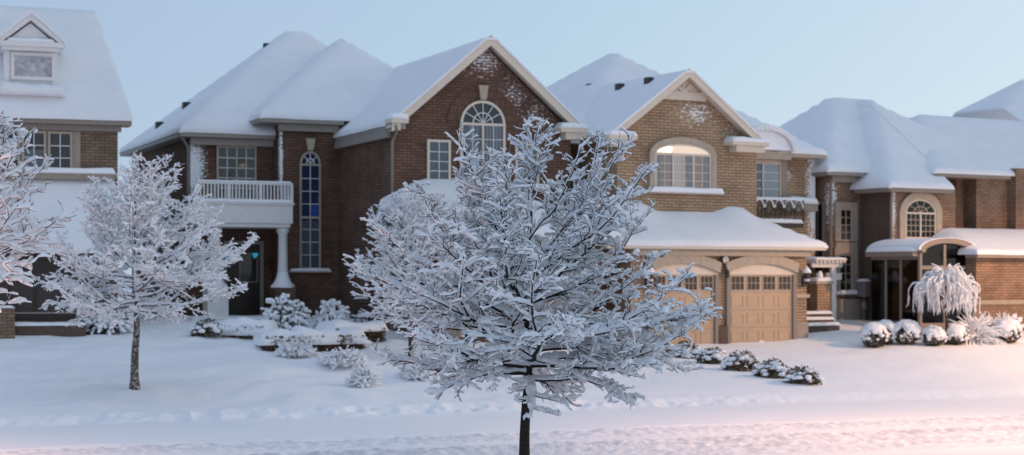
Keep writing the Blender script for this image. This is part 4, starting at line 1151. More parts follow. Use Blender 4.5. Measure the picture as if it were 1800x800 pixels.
def make_tree(name, label, X, Y, zb, height, env, crown_base, leader_top, lean=(0,0), n_limb=20, trunk_r=.085, seed=1, elev=(12,62),
              dens2=.17, dens3=.10, dens4=.09, snow=None, bark='bark', barkt=None, snowmat='tree_snow', fork=None, group=None, l3=(.10,.36), l4=(.04,.12), step=.06, twig_r=.0085, l2r=.016, cull=None, cat='tree', guided=(), f_max=1.0):
    """env(zrel, azimuth) gives the crown radius at a height over the base"""
    rs = np.random.default_rng(seed)
    root = empty(name, (X, Y, zb)); tag(root, label, cat, group)
    def inside(p, slack=1.0):
        z = p[2]; axx = lean[0]*max(0,z-1)/height; axy = lean[1]*max(0,z-1)/height
        dx, dy = p[0]-axx, p[1]-axy
        r = math.hypot(dx, dy)
        return z > crown_base-.45 and r < env(z, math.atan2(dy, dx))*slack + .03 and z < height*1.02
    # trunk and leader
    nz = int(leader_top/.1); tp = []
    for i in range(nz+1):
        z = -0.15 + (leader_top+.15)*i/nz
        tp.append([lean[0]*max(0,z-1)/height + .035*math.sin(z*2.1+seed)*min(1,max(0,z)/1.2), lean[1]*max(0,z-1)/height + .03*math.cos(z*1.7+seed)*min(1,max(0,z)/1.2), z])
    tp = np.array(tp); frac = np.clip(tp[:,2]/leader_top,0,1)
    tr = trunk_r*(1-.80*frac**1.15) + .035*np.exp(-np.clip(tp[:,2],0,9)/.12)*(trunk_r/.085)
    woody = [(tp, tr, 0)]; snowy = [(tp[tp[:,2] > crown_base+.2], tr[tp[:,2] > crown_base+.2], 0)]
    L1 = []; twigs = []
    for i in range(n_limb):
        f = (i+.5)/n_limb*f_max
        z0 = crown_base + (leader_top-crown_base)*f**1.0
        k = np.argmin(abs(tp[:,2]-z0)); p = tp[k].copy()
        az = i*2.39996 + rs.normal(0,.25) + seed
        el = R(elev[0] + (elev[1]-elev[0])*f**1.35 + rs.normal(0,7))
        d = np.array([math.cos(az)*math.cos(el), math.sin(az)*math.cos(el), math.sin(el)])
        low = max(0, 1-f*2.0)
        lift = (lambda q, low=low: .022*(1-low) + low*(-.026+.050*q))
        r0 = min(tr[k]*.66, .05)*(1 if f < .8 else .7)
        ln = env(z0 + .25*env(z0,az)*math.tan(el), az)/max(math.cos(el),.35)
        pts, rad = grow(p, d, min(ln*1.25, 4.2), r0, .007, .08, rs, .06, lift, inside, rs.uniform(.84-.25*f,1.07) if f < .55 or rs.random() < .65 else rs.uniform(1.1,1.45))
        L1.append((pts, rad, 1))
        if rs.random() < .6 and len(pts) > 14:      # a forked limb
            j = int(len(pts)*rs.uniform(.3,.55)); t = norm(pts[j+1]-pts[j])
            q = norm(t + np.cross(t,[0,0,1])*rs.choice([-1,1])*.55 + np.array([0,0,.15]))
            pp, rr = grow(pts[j], q, 3.5, rad[j]*.8, .007, .08, rs, .055, .03, inside, 1+rs.normal(0,.06)); L1.append((pp, rr, 1))
    G1 = []
    for (z0, tx, tz, ty, bow) in guided:          # main limbs with a known reach
        k = np.argmin(abs(tp[:,2]-z0)); p = tp[k]; e = np.array([tx, ty, tz]); m = max(6, int(np.linalg.norm(e-p)/.08))
        q = np.linspace(0,1,m+1)[:,None]; mid = (p+e)/2 + np.array([(tx-p[0])*bow, ty*bow, -abs(tx-p[0])*bow*.6 if tz > p[2]+.15 else abs(tx-p[0])*.16])
        pts = (1-q)**2*p + 2*q*(1-q)*mid + q*q*e
        jx = np.cumsum(rs.normal(0,.012,(m+1,3)),axis=0); pts = pts + jx*np.sin(q*PI) + (np.sin(q*17+tx*5)*.02)*np.array([0,1,.6])
        G1.append((pts, np.linspace(min(tr[k]*.7,.042)*(1 if tz > p[2]+.3 else .62), .008, m+1), 1))
    # leader continues as a limb
    pp, rr = grow(tp[-1], np.array([lean[0]*.15,lean[1]*.15,1]), 3, tr[-1], .006, .08, rs, .07, .02, inside, 1.0); L1.append((pp,rr,1))
    L2 = []; L3 = []; L4 = []
    def branch_off(parents, out, gap, lenf, start, ang, r_f, lev, slack, upb):
        for pts, rad, lv in parents:
            seg = np.linalg.norm(np.diff(pts,axis=0),axis=1); cum = np.concatenate([[0],np.cumsum(seg)]); tot = cum[-1]
            s = start*tot + rs.random()*gap; sd = rs.choice([-1,1])
            while s < tot*.985:
                j = min(len(pts)-2, int(np.searchsorted(cum, s))-1); j = max(0,j)
                t = norm(pts[j+1]-pts[j]); p = pts[j]+(pts[j+1]-pts[j])*((s-cum[j])/(seg[j]+1e-9))
                lat = np.cross(t,[0,0,1.0]); lat = norm(lat) if np.linalg.norm(lat) > .1 else norm(rs.normal(0,1,3)*[1,1,.1])
                vert = np.cross(lat, t)
                roll = rs.normal(0,.42); a = R(ang+rs.normal(0,9))
                q = t*math.cos(a) + (lat*sd*math.cos(roll) + vert*math.sin(roll))*math.sin(a) + np.array([0,0,upb*(-.3 if abs(t[2]) < .3 else 1)+rs.normal(0,.10)])
                L_ = lenf(s, tot, rs)
                r0 = min(rad[j]*.7, r_f*1.8)
                pp, rr = grow(p, q, L_, max(r0,twig_r*.7), twig_r*.45, step if lev < 4 else step*.75, rs, .19 if lev > 2 else .095, .012 if lev < 4 else 0, inside if slack else None, slack)
                if len(pp) > 1: out.append((pp, rr, lev))
                sd = -sd; s += gap*rs.uniform(.6,1.45)
    len2 = lambda s,T,r: min((.16+.48*(T-s))*r.uniform(.45,1.15)+.08, 1.15)
    len2g = lambda s,T,r: min((.12+.34*(T-s))*r.uniform(.5,1.15)+.06, .8)
    len3 = lambda s,T,r: min(r.uniform(*l3), .15+.6*(T-s)+.06)
    G2 = []
    branch_off(G1, G2, dens2*.9, len2g, .22, 44, l2r, 2, None, .06)
    branch_off(G2, L3, dens3, len3, .12, 46, twig_r, 3, None, .06)
    branch_off(G1, L3, dens3*1.1, lambda s,T,r: r.uniform(*l3), .4, 48, twig_r, 3, None, .06)
    branch_off(L1, L2, dens2, len2, .16, 46, l2r, 2, 1.10, .06)
    branch_off(L2, L3, dens3, len3, .12, 46, twig_r, 3, 1.2, .06)
    branch_off(L1, L3, dens3*1.4, lambda s,T,r: r.uniform(*l3), .45, 48, twig_r, 3, 1.2, .06)
    L1 = L1+G1; L2 = L2+G2
    branch_off(L3+L2, L4, dens4, lambda s,T,r: r.uniform(*l4), .2, 55, twig_r*.8, 4, 1.5, .02)
    allb = L1+L2+L3+L4
    if cull:
        allb = [b for b in allb if cull(b[0][0]+np.array([X,Y,zb]))]
        L1, L2, L3, L4 = [[b for b in L if cull(b[0][0]+np.array([X,Y,zb]))] for L in (L1,L2,L3,L4)]
    v, f = sweep(woody+L1, None, 7, rs); mesh_obj('trunk', v, f, M[barkt or bark], root, True)
    v, f = sweep(L2+L3+L4, None, 4, rs); mesh_obj('branches', v, f, M[bark], root, True)
    v, f = sweep(snowy+allb, None, snow.get('k',8), rs, snow); mesh_obj('snow_load', v, f, M[snowmat], root, True)
    print(name, len(L1), len(L2), len(L3), len(L4), len(v))
    return root

def env_table(tab, mpp):
    """tab: (height, left, right) in metres"""
    zs = [a for a,_,_ in tab]; ls = [b for _,b,_ in tab]; rs_ = [c for _,_,c in tab]
    def env(z, az):
        l = float(np.interp(z, zs, ls)); r = float(np.interp(z, zs, rs_))
        c = math.cos(az)
        mean = (l+r)/2
        return mean + (r-mean)*max(c,0) + (l-mean)*max(-c,0)
    return env
SNOW_HEAVY = dict(w=[.042,.038,.030,.020,.013], h=[.05,.058,.046,.030,.018], lump=.75, cap=.03, under=.05, k=8, rs=.024, kn=1.5, jit=.12, steep=.40, fr=1.6)
SNOW_EDGE = dict(SNOW_HEAVY, rs=.05)
SNOW_FROST = dict(w=[.022,.017,.015,.014,.013], h=[.028,.028,.025,.021,.018], lump=.9, cap=.03, under=.25, k=6, min=.42, rs=.035, kn=1.5, jit=.2)

# the street tree in front
dT = 24.0; XT = at_depth(922, dT); zT = zat(XT, dT); mp = dT/F
def hz(y): return ZC-(y-HY)*mp - zT
tabT = [(hz(y), l*mp, r*mp) for (y,l,r) in ((735,70,110),(705,140,215),(680,215,265),(650,265,285),(600,305,305),(560,325,340),(520,318,328),(480,290,300),(430,240,245),(380,185,205),(330,140,170),(290,110,150),(250,80,130),(225,40,70),(205,12,30))]
make_tree('street_tree', 'snow-laden bare street tree with dark trunk standing nearest, in the middle of the photo', XT, dT, zT, hz(203), env_table(tabT, mp), hz(668), hz(380),
          lean=(.18,0), n_limb=26, f_max=.72, l3=(.10,.44), guided=[(hz(yb), (tx-922)*dT/F, hz(ty_), dp, bw) for (yb,tx,ty_,dp,bw) in (
              (480,803,232,-.3,.10),(540,728,322,.4,.16),(470,1116,232,.2,.12),(520,1132,292,-.4,.16),(430,952,206,.1,.02),(420,1020,262,-.3,.06),(450,868,262,.5,.05),
              (600,622,462,-.2,.12),(570,668,398,-.5,.14),(590,1246,560,-.2,.10),(640,1212,656,.3,.05),(610,1160,452,.5,.12),(655,652,618,.3,.05),(665,1112,706,-.5,.02),(660,770,690,-.6,.02))], trunk_r=.082, seed=5, elev=(-2,62), dens2=.17, dens3=.10, dens4=.105, snow=SNOW_HEAVY, bark='bark')

# the tree on the far lawn at the left
X, Y = G(237, 690); zt = zat(X, Y); mp = Y/F; bx = 240
def hz2(y): return ZC-(y-HY)*mp - zt
tab = [(hz2(y), l*mp, r*mp) for (y,l,r) in ((582,60,110),(560,130,150),(520,165,188),(470,168,200),(420,155,205),(380,130,175),(340,85,150),(300,40,70),(225,75,6),(210,20,2))]
make_tree('frosted_tree', 'pinkish frosted small tree with mottled trunk standing on the left lawn', X, Y, zt, hz2(215), env_table(tab, mp), hz2(548), hz2(430),
          lean=(.05,0), n_limb=30, trunk_r=.10, seed=11, elev=(-4,60), dens2=.18, dens3=.105, dens4=.07, barkt='bark_snowy', snow=SNOW_FROST, bark='bark_brown', snowmat='frost_snow', l3=(.1,.34), l4=(.05,.14))

# the tree behind the street tree, in front of the brick garage
d = 44.5; X = at_depth(722, d); zt = zat(X, d); mp = d/F
def hz3(y): return ZC-(y-HY)*mp - zt
tab = [(hz3(y), l*mp, r*mp) for (y,l,r) in ((600,40,40),(570,70,80),(520,105,110),(480,108,120),(430,100,130),(390,80,140),(355,45,120),(340,20,60))]
make_tree('frosted_tree', 'white frosted round tree half hidden behind the nearest tree', X, d, zt, hz3(338), env_table(tab, mp), hz3(575), hz3(420),
          n_limb=30, trunk_r=.07, seed=21, elev=(10,66), dens2=.20, dens3=.14, dens4=.09, snow=SNOW_FROST, bark='bark_brown', snowmat='frost_snow', l3=(.1,.34), l4=(.05,.14))

# trees cut by the left and right edges
d = 22.0; X = at_depth(-95, d); zt = zat(X, d); mp = d/F
def hz4(y): return ZC-(y-HY)*mp - zt
tab = [(hz4(y), l*mp, r*mp) for (y,l,r) in ((560,60,60),(530,150,150),(500,200,190),(440,225,200),(380,215,190),(320,180,165),(260,120,150),(210,60,110),(190,20,40))]
make_tree('street_tree', 'snow-laden tree whose branches reach in from the left edge', X, d, zt, hz4(190), env_table(tab, mp), hz4(545), hz4(350),
          n_limb=34, trunk_r=.085, seed=33, elev=(8,62), dens2=.17, dens3=.13, dens4=.2, snow=SNOW_EDGE, cull=lambda q: q[0] > -.325*q[1], bark='bark')
d = 23.0; X = at_depth(2075, d); zt = zat(X, d); mp = d/F
def hz5(y): return ZC-(y-HY)*mp - zt
tab = [(hz5(y), l*mp, r*mp) for (y,l,r) in ((700,100,100),(620,200,200),(540,262,250),(480,281,260),(430,283,250),(380,250,230),(300,190,190),(230,90,100))]
make_tree('street_tree', 'snow-laden tree with only its branch tips showing at the right edge', X, d, zt, hz5(215), env_table(tab, mp), hz5(660), hz5(400),
          n_limb=18, trunk_r=.08, seed=44, elev=(6,62), dens2=.22, dens3=.15, dens4=.25, snow=SNOW_EDGE, bark='bark', cull=lambda q: q[0] < .335*q[1])

# weeping tree by the round shrubs
X, Y = G(1663, 606); zt = zat(X, Y); mp = Y/F
def weeping():
    rs = np.random.default_rng(3)
    root = empty('weeping_tree', (X, Y, zt)); tag(root, 'small frosted weeping tree with umbrella crown beside the round shrubs', 'tree')
    hgt = (606-478)*mp; rr = 66*mp
    tp = np.array([[.02*math.sin(z*3),0,z] for z in np.linspace(-.1,hgt*.86,14)])
    woody = [(tp, np.linspace(.055,.035,14), 0)]
    br = []
    for i in range(150):
        az = i*2.39996; rf = rs.uniform(.25,1.0)**.8; out = rr*rf*rs.uniform(.8,1.12)
        top = hgt*(1.10 - .36*rf**2 + rs.uniform(-.07,.05)); zend = hgt*(.40+.34*rs.random()**1.5)
        pts = []; n = 15
        for k in range(n):
            s = k/(n-1)
            r_ = out*min(1, math.sin(min(1,s*1.35)*PI/2))
            z = hgt*.84 + (top-hgt*.84)*math.sin(min(1,s/.45)*PI/2) if s < .45 else top - (top-zend)*((s-.45)/.55)**1.6
            pts.append([math.cos(az+.25*math.sin(i*3.1)*s*s)*r_+rs.normal(0,.012), math.sin(az+.25*math.sin(i*3.1)*s*s)*r_+rs.normal(0,.012), z])
        pts = np.array(pts); br.append((pts, np.linspace(.012,.004,n), 2))
        for k in range(5, n-1, 2):
            if rs.random() < .6:
                pp, r2 = grow(pts[k], norm(pts[k+1]-pts[k])+rs.normal(0,.35,3), rs.uniform(.1,.3), .005, .003, .05, rs, .08, -.12)
                br.append((pp, r2, 3))
    v, f = sweep(woody, None, 8, rs); mesh_obj('trunk', v, f, M['bark_brown'], root, True)
    v, f = sweep(br, None, 4, rs); mesh_obj('branches', v, f, M['bark_brown'], root, True)
    sn = dict(w=[.03,.03,.02,.017,.014], h=[.03,.04,.025,.02,.016], lump=.6, cap=.06, under=.6, k=6, min=.6)
    v, f = sweep(br, None, 6, rs, sn); mesh_obj('snow_load', v, f, M['frost_snow'], root, True)
weeping()

# ================================================================== shrubs
def leaves(n, shape, size, rs):
    V = []; Fq = []
    for i in range(n):
        p = shape(rs); a = norm(rs.normal(0,1,3)); b = norm(np.cross(a, rs.normal(0,1,3)))
        s = size*rs.uniform(.6,1.4)
        V += [tuple(p-a*s), tuple(p+b*s*.45), tuple(p+a*s), tuple(p-b*s*.45)]
        Fq.append((4*i,4*i+1,4*i+2,4*i+3))
    return V, Fq
def shrub(name, label, px, py, w_px, h_px, group=None, seed=0, kind='low', cat='shrub', leaf='leaf'):
    X, Y = G(px, py); zt = zat(X, Y)-.03; mp = Y/F
    rx, hz_ = w_px*mp/2, h_px*mp
    rs = np.random.default_rng(seed+100)
    root = empty(name, (X, Y, zt)); tag(root, label, cat, group)
    if kind == 'ball':
        cz = hz_*.5
        def sh(r):
            d = norm(r.normal(0,1,3)); q = r.uniform(.82,1.03); return np.array([d[0]*rx*q, d[1]*rx*q, cz+d[2]*hz_*.5*q])
        v, f = leaves(900, sh, .045, rs); mesh_obj('foliage', v, f, M[leaf], root)
        mb = MB(); 
        # cap of snow with a ragged lower edge
        nu, nv = 26, 9; vs = []; fs = []
        for j in range(nv):
            for i in range(nu):
                a = 2*PI*i/nu
                lim = 1.6 + .3*math.sin(2*a+seed)+.22*math.sin(5*a+seed*3)+.25*rs.normal(0,.6)
                th = lim*j/(nv-1)
                q = 1.06+.05*rs.normal()+(.05 if j < nv-2 else -.06)
                vs.append((math.sin(th)*math.cos(a)*rx*q, math.sin(th)*math.sin(a)*rx*q, cz+math.cos(th)*hz_*.5*q+.03))
        for j in range(nv-1):
            for i in range(nu):
                k = (i+1) % nu; fs.append((j*nu+i, (j+1)*nu+i, (j+1)*nu+k, j*nu+k))
        mb.add(vs, fs)
        for i in range(26):
            a = rs.uniform(0,2*PI); th = rs.uniform(1.2,2.0); s = rs.uniform(.03,.06)
            mb.blob((math.sin(th)*math.cos(a)*rx, math.sin(th)*math.sin(a)*rx, cz+math.cos(th)*hz_*.5), s*1.3, s*1.3, s, i+seed)
        mb.build('snow_cap', M['snow'], root, smooth=True)
    elif kind == 'low':
        def sh(r):
            a = r.uniform(0,2*PI); q = math.sqrt(r.uniform(0,1)); return np.array([math.cos(a)*rx*q, math.sin(a)*rx*q*.9, hz_*.92*r.uniform(0,1)*math.sqrt(max(0,1.08-q*q))])
        v, f = leaves(800, sh, .05, rs); mesh_obj('foliage', v, f, M[leaf], root)
        mb = MB()
        for i in range(80):
            a = rs.uniform(0,2*PI); q = math.sqrt(rs.uniform(0,1)); s = rs.uniform(.035,.095)
            top = hz_*.72*math.sqrt(max(0,1.06-q*q))*rs.uniform(.75,1.1)
            mb.blob((math.cos(a)*rx*q, math.sin(a)*rx*q*.9, top), s*rs.uniform(1,1.5), s*rs.uniform(.8,1.2), s*.72, i+seed*50, .22, rs.uniform(0,3), .4)
        mb.build('snow_cap', M['snow'], root, smooth=True)
    elif kind == 'spiky':
        tw = []
        for i in range(260):
            a = rs.uniform(0,2*PI); el = rs.uniform(.05,1.5)
            d = np.array([math.cos(a)*math.cos(el), math.sin(a)*math.cos(el), math.sin(el)])
            L_ = rs.uniform(.55,1.0)*(rx*math.cos(el)+hz_*.95*math.sin(el))
            p0 = np.array([0,0,.05])+d*L_*.25
            pts, rad = grow(p0, d, L_*.75, .012, .004, .06, rs, .10, -.03)
            tw.append((pts, rad, 3))
        v, f = sweep(tw, None, 4, rs); mesh_obj('foliage', v, f, M[leaf], root, True)
        sn = dict(w=[.05,.045,.04,.036,.03], h=[.05,.05,.05,.044,.03], lump=.8, cap=.08, under=.4, k=6, min=.45)
        v, f = sweep(tw, None, 6, rs, sn); mesh_obj('snow_cap', v, f, M['snow'], root, True)
    elif kind == 'lacy':
        tw = []
        for i in range(420):
            a = rs.uniform(0,2*PI); q = math.sqrt(rs.uniform(0,1)); hgt = hz_*.8*math.sqrt(max(.05,1.05-q*q))
            p0 = np.array([math.cos(a)*rx*q*.85, math.sin(a)*rx*q*.85, hgt*rs.uniform(.05,.85)])
            d = norm(np.array([math.cos(a)*q, math.sin(a)*q, .55])+rs.normal(0,.5,3))
            pts, rad = grow(p0, d, rs.uniform(.10,.26), .007, .003, .035, rs, .16, 0)
            tw.append((pts, rad, 3 if i % 3 else 2))
        v, f = sweep(tw, None, 4, rs); mesh_obj('foliage', v, f, M[leaf], root, True)
        sn = dict(w=[.04,.036,.034,.024,.02], h=[.04,.04,.04,.028,.022], lump=.8, cap=.04, under=.35, k=6, min=.5)
        v, f = sweep(tw, None, 6, rs, sn); mesh_obj('snow_cap', v, f, M['frost_snow'], root, True)
    elif kind == 'bushy':
        def sh(r):
            d = norm(r.normal(0,1,3)); d[2] = abs(d[2]); q = r.uniform(.5,1.0); return np.array([d[0]*rx*q, d[1]*rx*q, .05+d[2]*hz_*q*.95])
        v, f = leaves(420, sh, .07, rs); mesh_obj('foliage', v, f, M[leaf], root)
        tw = []
        for i in range(240):
            d = norm(rs.normal(0,1,3)); d[2] = abs(d[2]); q = rs.uniform(.6,1.0)
            p0 = np.array([d[0]*rx*q, d[1]*rx*q, .08+d[2]*hz_*q*.95])
            dd = norm(np.array([d[0]*.8, d[1]*.8, rs.uniform(-.5,.7)])+rs.normal(0,.35,3))
            pts, rad = grow(p0, dd, rs.uniform(.12,.34), .008, .003, .04, rs, .12, -.09)
            tw.append((pts, rad, 3 if i % 4 else 1))
        sn = dict(w=[.06,.062,.05,.045,.03], h=[.06,.06,.05,.045,.03], lump=.9, cap=.07, under=.5, k=7, min=.6)
        v, f = sweep(tw, None, 6, rs, sn); mesh_obj('snow_cap', v, f, M['snow'], root, True)
    elif kind == 'grass':
        tw = []
        for i in range(230):
            a = rs.uniform(0,2*PI); el = rs.uniform(.5,1.5)
            d = np.array([math.cos(a)*math.cos(el), math.sin(a)*math.cos(el), math.sin(el)])
            pts, rad = grow(np.array([rs.normal(0,.1),rs.normal(0,.1),0]), d, hz_*rs.uniform(.9,1.5), .008, .003, .06, rs, .05, -.09)
            tw.append((pts, rad, 3))
        v, f = sweep(tw, None, 4, rs); mesh_obj('blades', v, f, M['leaf_brown'], root, True)
        sn = dict(w=[.03,.03,.028,.026,.02], h=[.03,.03,.03,.028,.02], lump=.6, cap=.08, under=.6, k=6, min=.6)
        v, f = sweep(tw, None, 6, rs, sn); mesh_obj('snow_cap', v, f, M['frost_snow'], root, True)
    return root
gr = 'low shrubs in a row along the driveway'
for i, (px,py,w,h_,lab) in enumerate(((1410,674,68,34,'low snow-capped shrub nearest the road, end of the driveway row'),
        (1358,662,62,36,'low snowy shrub with dark foliage, second from the road end of the driveway row'),
        (1302,650,66,38,'widest brown-leaved snowy shrub in the middle of the driveway row'),
        (1253,638,56,32,'low snowy shrub fourth along the driveway row, beyond the brown-leaved one'),
        (1205,627,58,32,'snowy shrub below the garage door behind the tree branch tip'),
        (1158,618,50,30,'innermost shrub of the driveway row, half hidden by the nearest tree'))):
    shrub('low_shrub', lab, px, py, w, h_, gr, i, 'low', leaf='leaf_brown' if i in (2,) else 'leaf')
gr = 'round clipped shrubs by the glazed porch'
for i, (px,py,w,h_,lab) in enumerate(((1537,609,45,41,'round clipped shrub with snow lump at its foot, leftmost of the ball shrubs'),
        (1556,604,38,40,'round clipped shrub tucked behind the leftmost ball shrub'),
        (1594,605,46,41,'largest round clipped shrub standing free between its neighbours'),
        (1641,607,41,33,'round clipped shrub just left of the weeping tree trunk'),
        (1679,606,36,35,'round clipped shrub just right of the weeping tree trunk'),
        (1772,604,46,40,'round snow-capped shrub farthest right beneath the spiky plant'))):
    shrub('round_shrub', lab, px, py, w, h_, gr, 20+i, 'ball')
shrub('ornamental_grass', 'frosted tuft of ornamental grass right of the weeping tree', 1712, 602, 62, 44, 'frosted grass tufts by the right house', 40, 'grass', 'grass')
shrub('ornamental_grass', 'low frosted grass tuft between the taller tuft and the spiky plant', 1737, 598, 50, 36, 'frosted grass tufts by the right house', 41, 'grass', 'grass')
shrub('spiky_plant', 'snowy spiky plant standing behind the farthest right round shrub', 1766, 597, 36, 52, None, 42, 'spiky', 'plant')
shrub('snowy_shrub', 'big snow-heaped bushy shrub in front of the white porch column', 504, 584, 80, 70, None, 50, 'bushy')
shrub('snowy_shrub', 'sparse drooping snowy shrub against the dark wall beside the clipped hedge', 585, 582, 60, 52, None, 51, 'bushy')
shrub('snowy_shrub', 'bluish snowy bush behind the trunk of the left lawn tree', 192, 584, 80, 60, None, 52, 'bushy')
shrub('snowy_shrub', 'small snowy shrub with lit twigs on the slope left of the nearest tree', 640, 676, 52, 48, None, 53, 'lacy')
shrub('snowy_shrub', 'scruffy snowy shrub upslope beside the lit-twig shrub', 603, 640, 84, 38, None, 54, 'lacy')
shrub('snowy_shrub', 'small dark-leaved snowy shrub under the left branches of the nearest tree', 733, 664, 56, 38, None, 55, 'lacy')
shrub('snowy_shrub', 'brown-leaved snowy shrub behind the low branches of the nearest tree', 775, 640, 56, 42, None, 56, 'lacy', leaf='leaf_brown')
shrub('snowy_shrub', 'wispy frosted shrub poking from the snowbank below the hedges', 520, 625, 70, 30, None, 57, 'lacy')
shrub('snowy_shrub', 'snow-buried shrub at the foot of the left porch column', 365, 590, 60, 34, None, 58, 'low')

def hedge(label, x0, x1, ybot, ytop, depth, seed, cover=.8, group='clipped hedges before the dark house'):
    Xa, Ya = G(x0, ybot); Xb, Yb = G(x1, ybot); 
    A_ = Vector((Xa,Ya)); B_ = Vector((Xb,Yb)); Lh = (B_-A_).length; th = math.atan2(Yb-Ya, Xb-Xa)
    zt = min(zat(Xa,Ya), zat(Xb,Yb))-.05; hh = (ybot-ytop)*((Ya+Yb)/2)/F+.05
    root = empty('hedge', (Xa,Ya,zt), th); tag(root, label, 'hedge', group)
    rs = np.random.default_rng(seed)
    def sh(r):
        f = r.integers(0,3); x = r.uniform(0,Lh); 
        if f == 0: return np.array([x, r.normal(-.04,.05), r.uniform(0,hh*.95)])
        if f == 1: return np.array([x, r.uniform(0,depth), hh*.88+r.normal(0,.02)])
        return np.array([x, depth+r.normal(0,.02), r.uniform(0,hh*.9)])
    core = MB().box(.03, Lh-.03, .04, depth-.04, 0, hh*.84)
    v, f = leaves(int(1500*Lh), sh, .05, rs); b = len(core.v); core.add(v, f)
    core.build('foliage', M['leaf_brown'], root)
    snow_ledge(-.1, Lh+.1, -.14, depth+.1, hh*cover, .2+hh*(.84-cover), root, 'snow_cap', seed=seed, lump=2.6)
hedge('clipped leafy hedge with flat snow cap near the brick garage', 588, 675, 601, 574, .9, 3, .72)
hedge('longer low hedge half buried in snow before the porch', 462, 640, 612, 586, .8, 4, .42)
hedge('left snow-covered hedge curving past the porch column', 376, 470, 590, 568, .8, 5, .25)

# patio furniture in the corner by the dark wall
def patio_chair():
    Xc, Yc = G(636, 583); zt = zat(Xc, Yc)
    root = empty('patio_chair', (Xc,Yc+1.2,zt-.02), R(30)); tag(root, 'dark slatted patio chair with snow on its seat in the wall corner', 'chair')
    MB().box(-.25,.25,-.25,.25,.43,.47).build('seat', M['iron'], root, bevel=.01)
    for sx in (-.23,.23):
        for sy in (-.23,.23): MB().tube([(sx,sy,0),(sx*.97,sy*.97,.43)],.018,6).build('leg', M['iron'], root)
    b = MB().tube([(-.23,.24,.45),(-.24,.3,1.0)],.018,6).tube([(.23,.24,.45),(.24,.3,1.0)],.018,6)
    for i in range(4): b.box(-.24,.24,.25+.012*i,.27+.012*i,.56+.13*i,.63+.13*i)
    b.build('backrest', M['iron'], root)
    for sx in (-.25,.25): MB().box(sx-.025,sx+.025,-.24,.26,.66,.69).build('armrest', M['iron'], root)
    snow_ledge(-.25,.25,-.26,.22,.465,.14,root,'snow_cap',seed=2)
    snow_ledge(-.25,.25,.27,.33,.99,.07,root,'snow_cap',seed=3)
patio_chair()

# ================================================================== street lamp just beyond the right edge, lit
def street_lamp(name, label, X, Y, hgt, toward, power, col, half=82, blend=.2, size=.12):
    zt = zat(X, Y)
    root = empty(name, (X, Y, zt), toward); tag(root, label, 'street lamp', 'street lamps')
    MB().lathe(0,0,[(.16,-.1),(.16,.25),(.09,.5),(.075,hgt*.6),(.055,hgt)],12).build('pole', M['lamp_pole'], root, smooth=True)
    MB().tube([(0,0,hgt-.05),(.5,0,hgt+.25),(1.2,0,hgt+.38),(1.9,0,hgt+.36)],.035,8).build('arm', M['lamp_pole'], root, smooth=True)
    hd = MB().box(1.75,2.4,-.15,.15,hgt+.33,hgt+.46).build('lamp_head', M['lamp_pole'], root, bevel=.05)
    MB().lathe(2.1,0,[(.03,hgt+.24),(.10,hgt+.27),(.12,hgt+.327)],12).build('lens', M['street_bulb'], hd, smooth=True)
    snow_ledge(1.75,2.4,-.14,.14,hgt+.45,.1,root,'snow_cap')
    l = bpy.data.lights.new('lamp_light', 'SPOT'); l.energy = power; l.color = col; l.shadow_soft_size = size; l.spot_size = R(2*half); l.spot_blend = blend
    o = bpy.data.objects.new('lamp_light', l); COL.objects.link(o); o.parent = hd; o.location = (2.1,0,hgt+.12)
    return root
X, Y = xy(25.5, .9)
street_lamp('street_lamp', 'lit street lamp on the far kerb just beyond the right edge', X, Y, 8.6, PHI-PI/2, 8600, (1.0,.54,.28), 80, .2)
X, Y = xy(-21.0, -12.9)
street_lamp('street_lamp', 'lit street lamp on the near kerb beyond the left edge', X, Y, 7.4, PHI+PI/2, 13000, (1.0,.48,.28), 67, .7)
X, Y = xy(6.6, -12.9)
street_lamp('street_lamp', 'unseen street lamp added on the near kerb to spread warm light over the road', X, Y, 8.0, PHI+PI/2, 2900, (1.0,.50,.30), 64, .7)  # added out of view to widen the warm light on the road

# ================================================================== sky, sun, camera
wd = bpy.data.worlds.new('World'); SC.world = wd; wd.use_nodes = True
nt = wd.node_tree; L = nt.links; bg = nt.nodes['Background']
N = nt.nodes.new
sky = N('ShaderNodeTexSky'); sky.sky_type = 'NISHITA'; sky.sun_disc = False
SUN_EL, SUN_AZ = R(6), R(78)
sky.sun_elevation = SUN_EL; sky.sun_rotation = SUN_AZ; sky.ozone_density = 3.0; sky.air_density = 1.0; sky.dust_density = .4
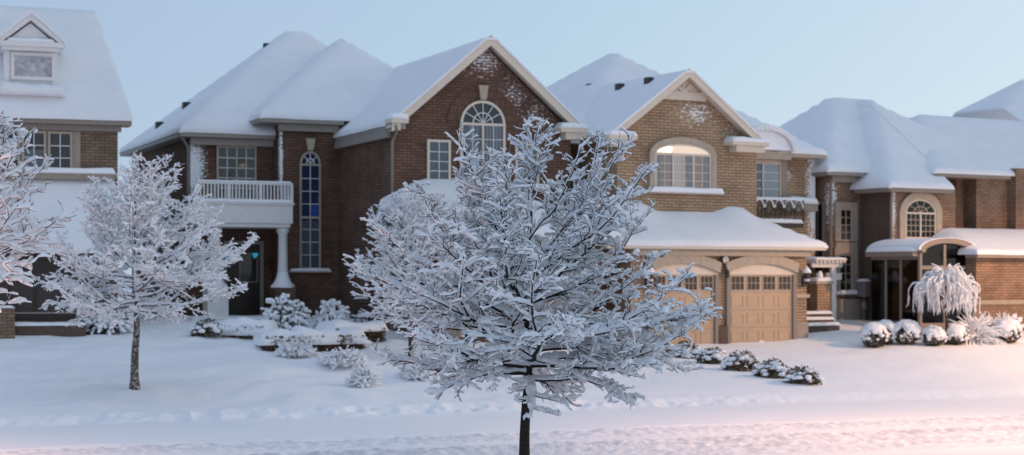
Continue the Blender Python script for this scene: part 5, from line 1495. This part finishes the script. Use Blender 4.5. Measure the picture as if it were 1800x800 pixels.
# the clear dusk sky: deeper blue to the left and overhead, paler towards the afterglow on the right
tc = N('ShaderNodeTexCoord'); sp = N('ShaderNodeSeparateXYZ'); L.new(tc.outputs['Generated'], sp.inputs[0])
mx = N('ShaderNodeMath'); mx.operation = 'MULTIPLY_ADD'; L.new(sp.outputs['X'], mx.inputs[0]); mx.inputs[1].default_value = 1.15; mx.inputs[2].default_value = .42
mz = N('ShaderNodeMath'); mz.operation = 'MULTIPLY_ADD'; L.new(sp.outputs['Z'], mz.inputs[0]); mz.inputs[1].default_value = -.75; L.new(mx.outputs[0], mz.inputs[2])
rp = N('ShaderNodeValToRGB'); L.new(mz.outputs[0], rp.inputs[0])
cr = rp.color_ramp; cr.elements[0].position = 0; cr.elements[0].color = (.40,.50,.68,1); cr.elements[1].position = .75; cr.elements[1].color = (.66,.76,.86,1)
e_ = cr.elements.new(.33); e_.color = (.465,.61,.75,1)
sc1 = N('ShaderNodeVectorMath'); sc1.operation = 'SCALE'; L.new(rp.outputs[0], sc1.inputs[0]); sc1.inputs['Scale'].default_value = 8.3*.93
sc2 = N('ShaderNodeVectorMath'); sc2.operation = 'SCALE'; L.new(sky.outputs[0], sc2.inputs[0]); sc2.inputs['Scale'].default_value = .35
ad2 = N('ShaderNodeVectorMath'); ad2.operation = 'ADD'; L.new(sc1.outputs[0], ad2.inputs[0]); L.new(sc2.outputs[0], ad2.inputs[1])
bg.inputs['Strength'].default_value = .12
L.new(ad2.outputs[0], bg.inputs['Color'])
sl = bpy.data.lights.new('sun', 'SUN'); sl.energy = .3; sl.angle = R(10); sl.color = (1.0,.66,.52)
so = bpy.data.objects.new('sun', sl); COL.objects.link(so)
sd = Vector((math.sin(SUN_AZ)*math.cos(SUN_EL), math.cos(SUN_AZ)*math.cos(SUN_EL), math.sin(SUN_EL)))
so.rotation_euler = (-sd).to_track_quat('-Z','Y').to_euler()

cam = bpy.data.cameras.new('camera'); co = bpy.data.objects.new('camera', cam); COL.objects.link(co)
co.location = (0,0,ZC); co.rotation_euler = (R(90),0,0)
cam.sensor_width = 36; cam.sensor_fit = 'HORIZONTAL'; cam.lens = 36*F/1800
cam.shift_y = (HY-400)/1800
cam.clip_start = .1; cam.clip_end = 5000
cam.dof.use_dof = True; cam.dof.focus_distance = 24.0; cam.dof.aperture_fstop = 1.4
SC.camera = co
vs = SC.view_settings
vs.view_transform = 'Standard'; vs.look = 'None'; vs.gamma = 1; vs.use_curve_mapping = False; vs.exposure = 0.0
SC.render.engine = 'CYCLES'
SC.cycles.max_bounces = 8; SC.cycles.use_denoising = True
